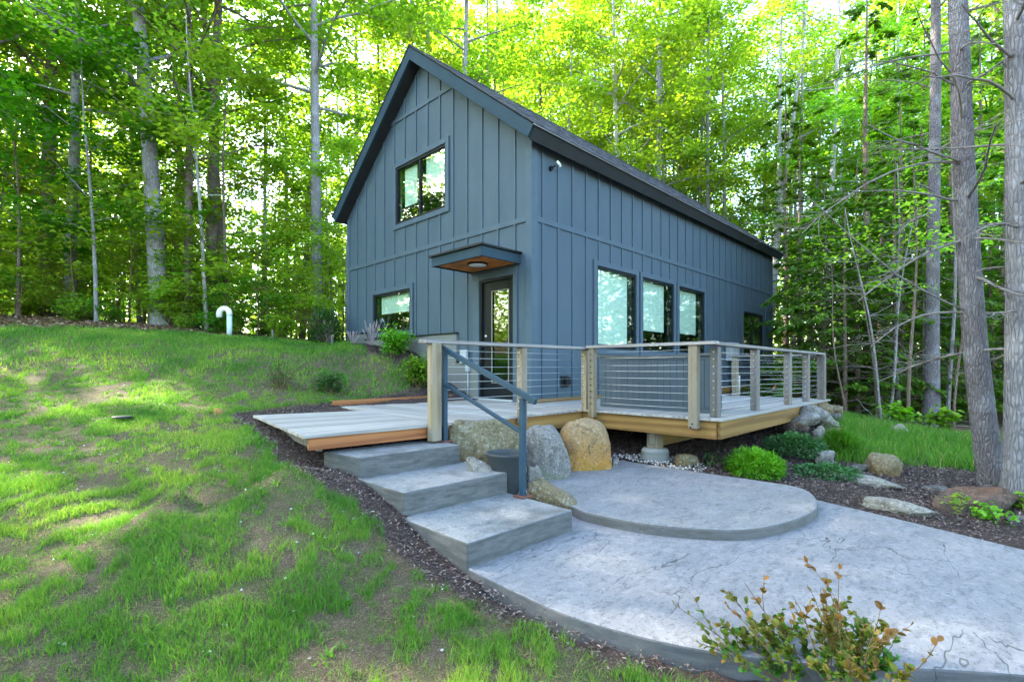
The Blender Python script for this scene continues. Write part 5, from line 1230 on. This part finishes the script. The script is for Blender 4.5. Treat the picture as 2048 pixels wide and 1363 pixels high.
for n, f0, f1, wd_, hs in ((380000, 1.6, 4.4, .0032, (.016,.06)), (320000, 4.4, 8.0, .006, (.02,.062)), (180000, 8.0, 14.5, .013, (.03,.075))):
    x, y, f = cam_xy(n, -800, 1500, f0, f1); d = sdf(x, y, LAWN)+(vnoise(x, y, 3, 61, 3)-.5)*.3; k = d < 0; x, y, f, d = x[k], y[k], f[k], d[k]
    wx = x+(vnoise(x, y, 1.7, 65, 2)-.5)*.9; wy = y+(vnoise(x, y, 1.7, 66, 2)-.5)*.9; ur, uf = wx*.7-wy*.71, wx*.71+wy*.7
    big = vnoise(ur, uf, 1.1, 62, 4); tuft = vnoise(ur*1.0, uf*1.0, 7.5, 63, 3); fine = vnoise(x, y, 22, 67, 2)
    lush = np.clip((.26+d)/.26, 0, 1)*np.clip(vnoise(x, y, 2.0, 68, 2)*3-.6, 0, 1); top = np.clip((terrain(x, y)-.8)/.25, 0, 1)
    dens = np.clip((big-.37)*2.2+(tuft-.43)*3.0+(fine-.5)*1.6, .12, 1); dens = np.maximum(dens+(.25 if f0 > 7 else 0), np.maximum(lush*.9, top)); k = rg.random(len(x)) < dens
    x, y, f, dens, tuft, lush = x[k], y[k], f[k], dens[k], tuft[k], lush[k]; n2 = len(x)
    h = rg.uniform(*hs, n2)*(.55+.8*dens)*(1+.35*lush); rv = np.clip(vnoise(x, y, 1.3, 64, 2)*.95-.02+rg.normal(size=n2)*.18-.25*lush, 0, 1)
    dry = (rg.random(n2) < np.clip(.28-.3*dens, .02, .3)).astype(float)
    addb(blades(x, y, np.where(dry > 0, h*.5, h), np.full(n2, wd_)*rg.uniform(.7,1.3,n2), rv, dry, .9))
    # old straw lying between the tufts
    x, y, f = cam_xy(n//2, -600, 1500, f0, f1); k = (sdf(x, y, LAWN) < 0) & (vnoise(x, y, 6, 69, 2) > .38); x, y = x[k], y[k]; n2 = len(x)
    addb(blades(x, y, rg.uniform(.004,.02,n2), np.full(n2, wd_)*.8, rg.random(n2), rg.uniform(.5,1,n2), rg.uniform(2,9,n2)))
wx_, wy_, wf_ = cam_xy(170, -100, 1250, 2.2, 7); k = sdf(wx_, wy_, LAWN) < -.1
for a_, b_ in zip(wx_[k], wy_[k]):
    m_ = int(rg.integers(6, 15)); ww = rg.uniform(.008, .018); addb(blades(a_+rg.normal(size=m_)*.02, b_+rg.normal(size=m_)*.02, rg.uniform(.02,.05,m_), np.full(m_, ww), np.full(m_, rg.uniform(.2,.8)), np.zeros(m_), 1.5))
x, y, f = cam_xy(90000, 1600, 2300, 5.6, 11); d = sdf(x, y, PATCH)+(vnoise(x, y, 3, 71, 3)-.5)*.5; k = (d < 0) & (rg.random(len(x)) < np.clip((vnoise(x, y, 3.5, 72, 2)-.22)*3, .15, 1)); x, y = x[k], y[k]; n2 = len(x)
addb(blades(x, y, rg.uniform(.08,.22,n2), rg.uniform(.006,.011,n2), np.clip(rg.normal(size=n2)*.15+.3, 0, 1), (rg.random(n2) < .03).astype(float), .7))
link('grass', np_mesh('grass', np.concatenate(VV), [np.concatenate(Q), np.concatenate(T3)], {'rnd': np.concatenate(RV), 'dry': np.concatenate(DR)}), M['grass'], None, 'stuff')
def flakes(name, x, y, L, ratio, mat, lift=.006, tilt=.35, octa=False):
    n = len(x); c = np.stack([x, y, terrain(x, y)+lift+rg.random(n)*.012], 1)
    if octa:
        o = np.array([[1,0,0],[0,1,0],[-1,0,0],[0,-1,0],[0,0,.7],[0,0,-.7]]); ang = rg.uniform(0, 6.28, n); ca, sa = np.cos(ang)[:,None], np.sin(ang)[:,None]
        jx = rg.uniform(.6,1.2,(n,6)); ox = (o[None,:,0]*ca-o[None,:,1]*sa)*jx; oy = (o[None,:,0]*sa+o[None,:,1]*ca)*jx; oz = np.repeat(o[None,:,2], n, 0)*jx
        V = (np.stack([ox, oy, oz], 2)*(L*.5)[:,None,None]+c[:,None,:]).reshape(-1,3); b = np.arange(n)[:,None]*6
        F = np.concatenate([b+np.array([t]) for t in ((0,1,4),(1,2,4),(2,3,4),(3,0,4),(1,0,5),(2,1,5),(3,2,5),(0,3,5))], 0); rep = 6
    else: V, F = leaf_quads(c, rand_dirs(rg, n, .25), rand_norm(rg, n, tilt), L, L*ratio, rg, .3); rep = 4
    return link(name, np_mesh(name, V, F, {'rnd': np.repeat(rg.random(n)**1.3, rep)}), mat, None, 'stuff')
x1, y1, f1_ = cam_xy(90000, 300, 1500, 2.2, 7.5); x2, y2, f2_ = cam_xy(70000, 1250, 2250, 3.7, 9.0); x3, y3, f3_ = cam_xy(26000, 660, 1000, 7, 12.5); x = np.concatenate([x1,x2,x3]); y = np.concatenate([y1,y2,y3]); f = np.concatenate([f1_,f2_,f3_])
k = (sdf(x, y, BED)+(vnoise(x, y, 4, 81, 2)-.5)*.2 < 0) & (sdf(x, y, LOS) > .0) & (sdf(x, y, UPS) > .0) & ~inpoly(x, y, HOUSE) & ~((x > -2.9) & (y > -1.2) & (x < 0) & (y < 1.55)) & (rg.random(len(x)) < .75); x, y, f = x[k], y[k], f[k]
flakes('mulch_chips', x, y, rg.uniform(.012,.035,len(x))*(.7+f*.11), .32, M['chip'])
x = rg.uniform(-3.0, .3, 9000); y = rg.uniform(-3.1, -.8, 9000); k = (sdf(x, y, UPS) > .0) & (segdist(x, y, [near(q_) for q_ in [(-2.2,-2.5),(-2.15,-1.0),(-1.0,-1.2),(.1,-1.35),(.55,-1.7),(.6,-2.2)]], False) < .3); x, y = x[k], y[k]
flakes('gravel', x, y, rg.uniform(.012,.035,len(x)), .8, M['pebble'], .008, .3, True)
x, y, f = cam_xy(600, 100, 1200, 2.2, 8); k = (sdf(x, y, LOS) > .02) & ((sdf(x, y, BED) < 0) | (sdf(x, y, LAWN) < 0)) & ~((x > -2.9) & (y > -1.3)) ; x, y = x[k], y[k]
flakes('scattered_pebbles', x, y, rg.uniform(.008,.024,len(x)), .8, M['pebble'], .004, .3, True)
x, y, f = cam_xy(30000, -150, 2300, 9.5, 20); k = (sdf(x, y, LAWN) > -.1) & (sdf(x, y, PATCH) > -.6) & ~inpoly(x, y, HM); x, y = x[k], y[k]
flakes('leaf_litter', x, y, rg.uniform(.05,.12,len(x)), .7, M['litter'], .01, .4)
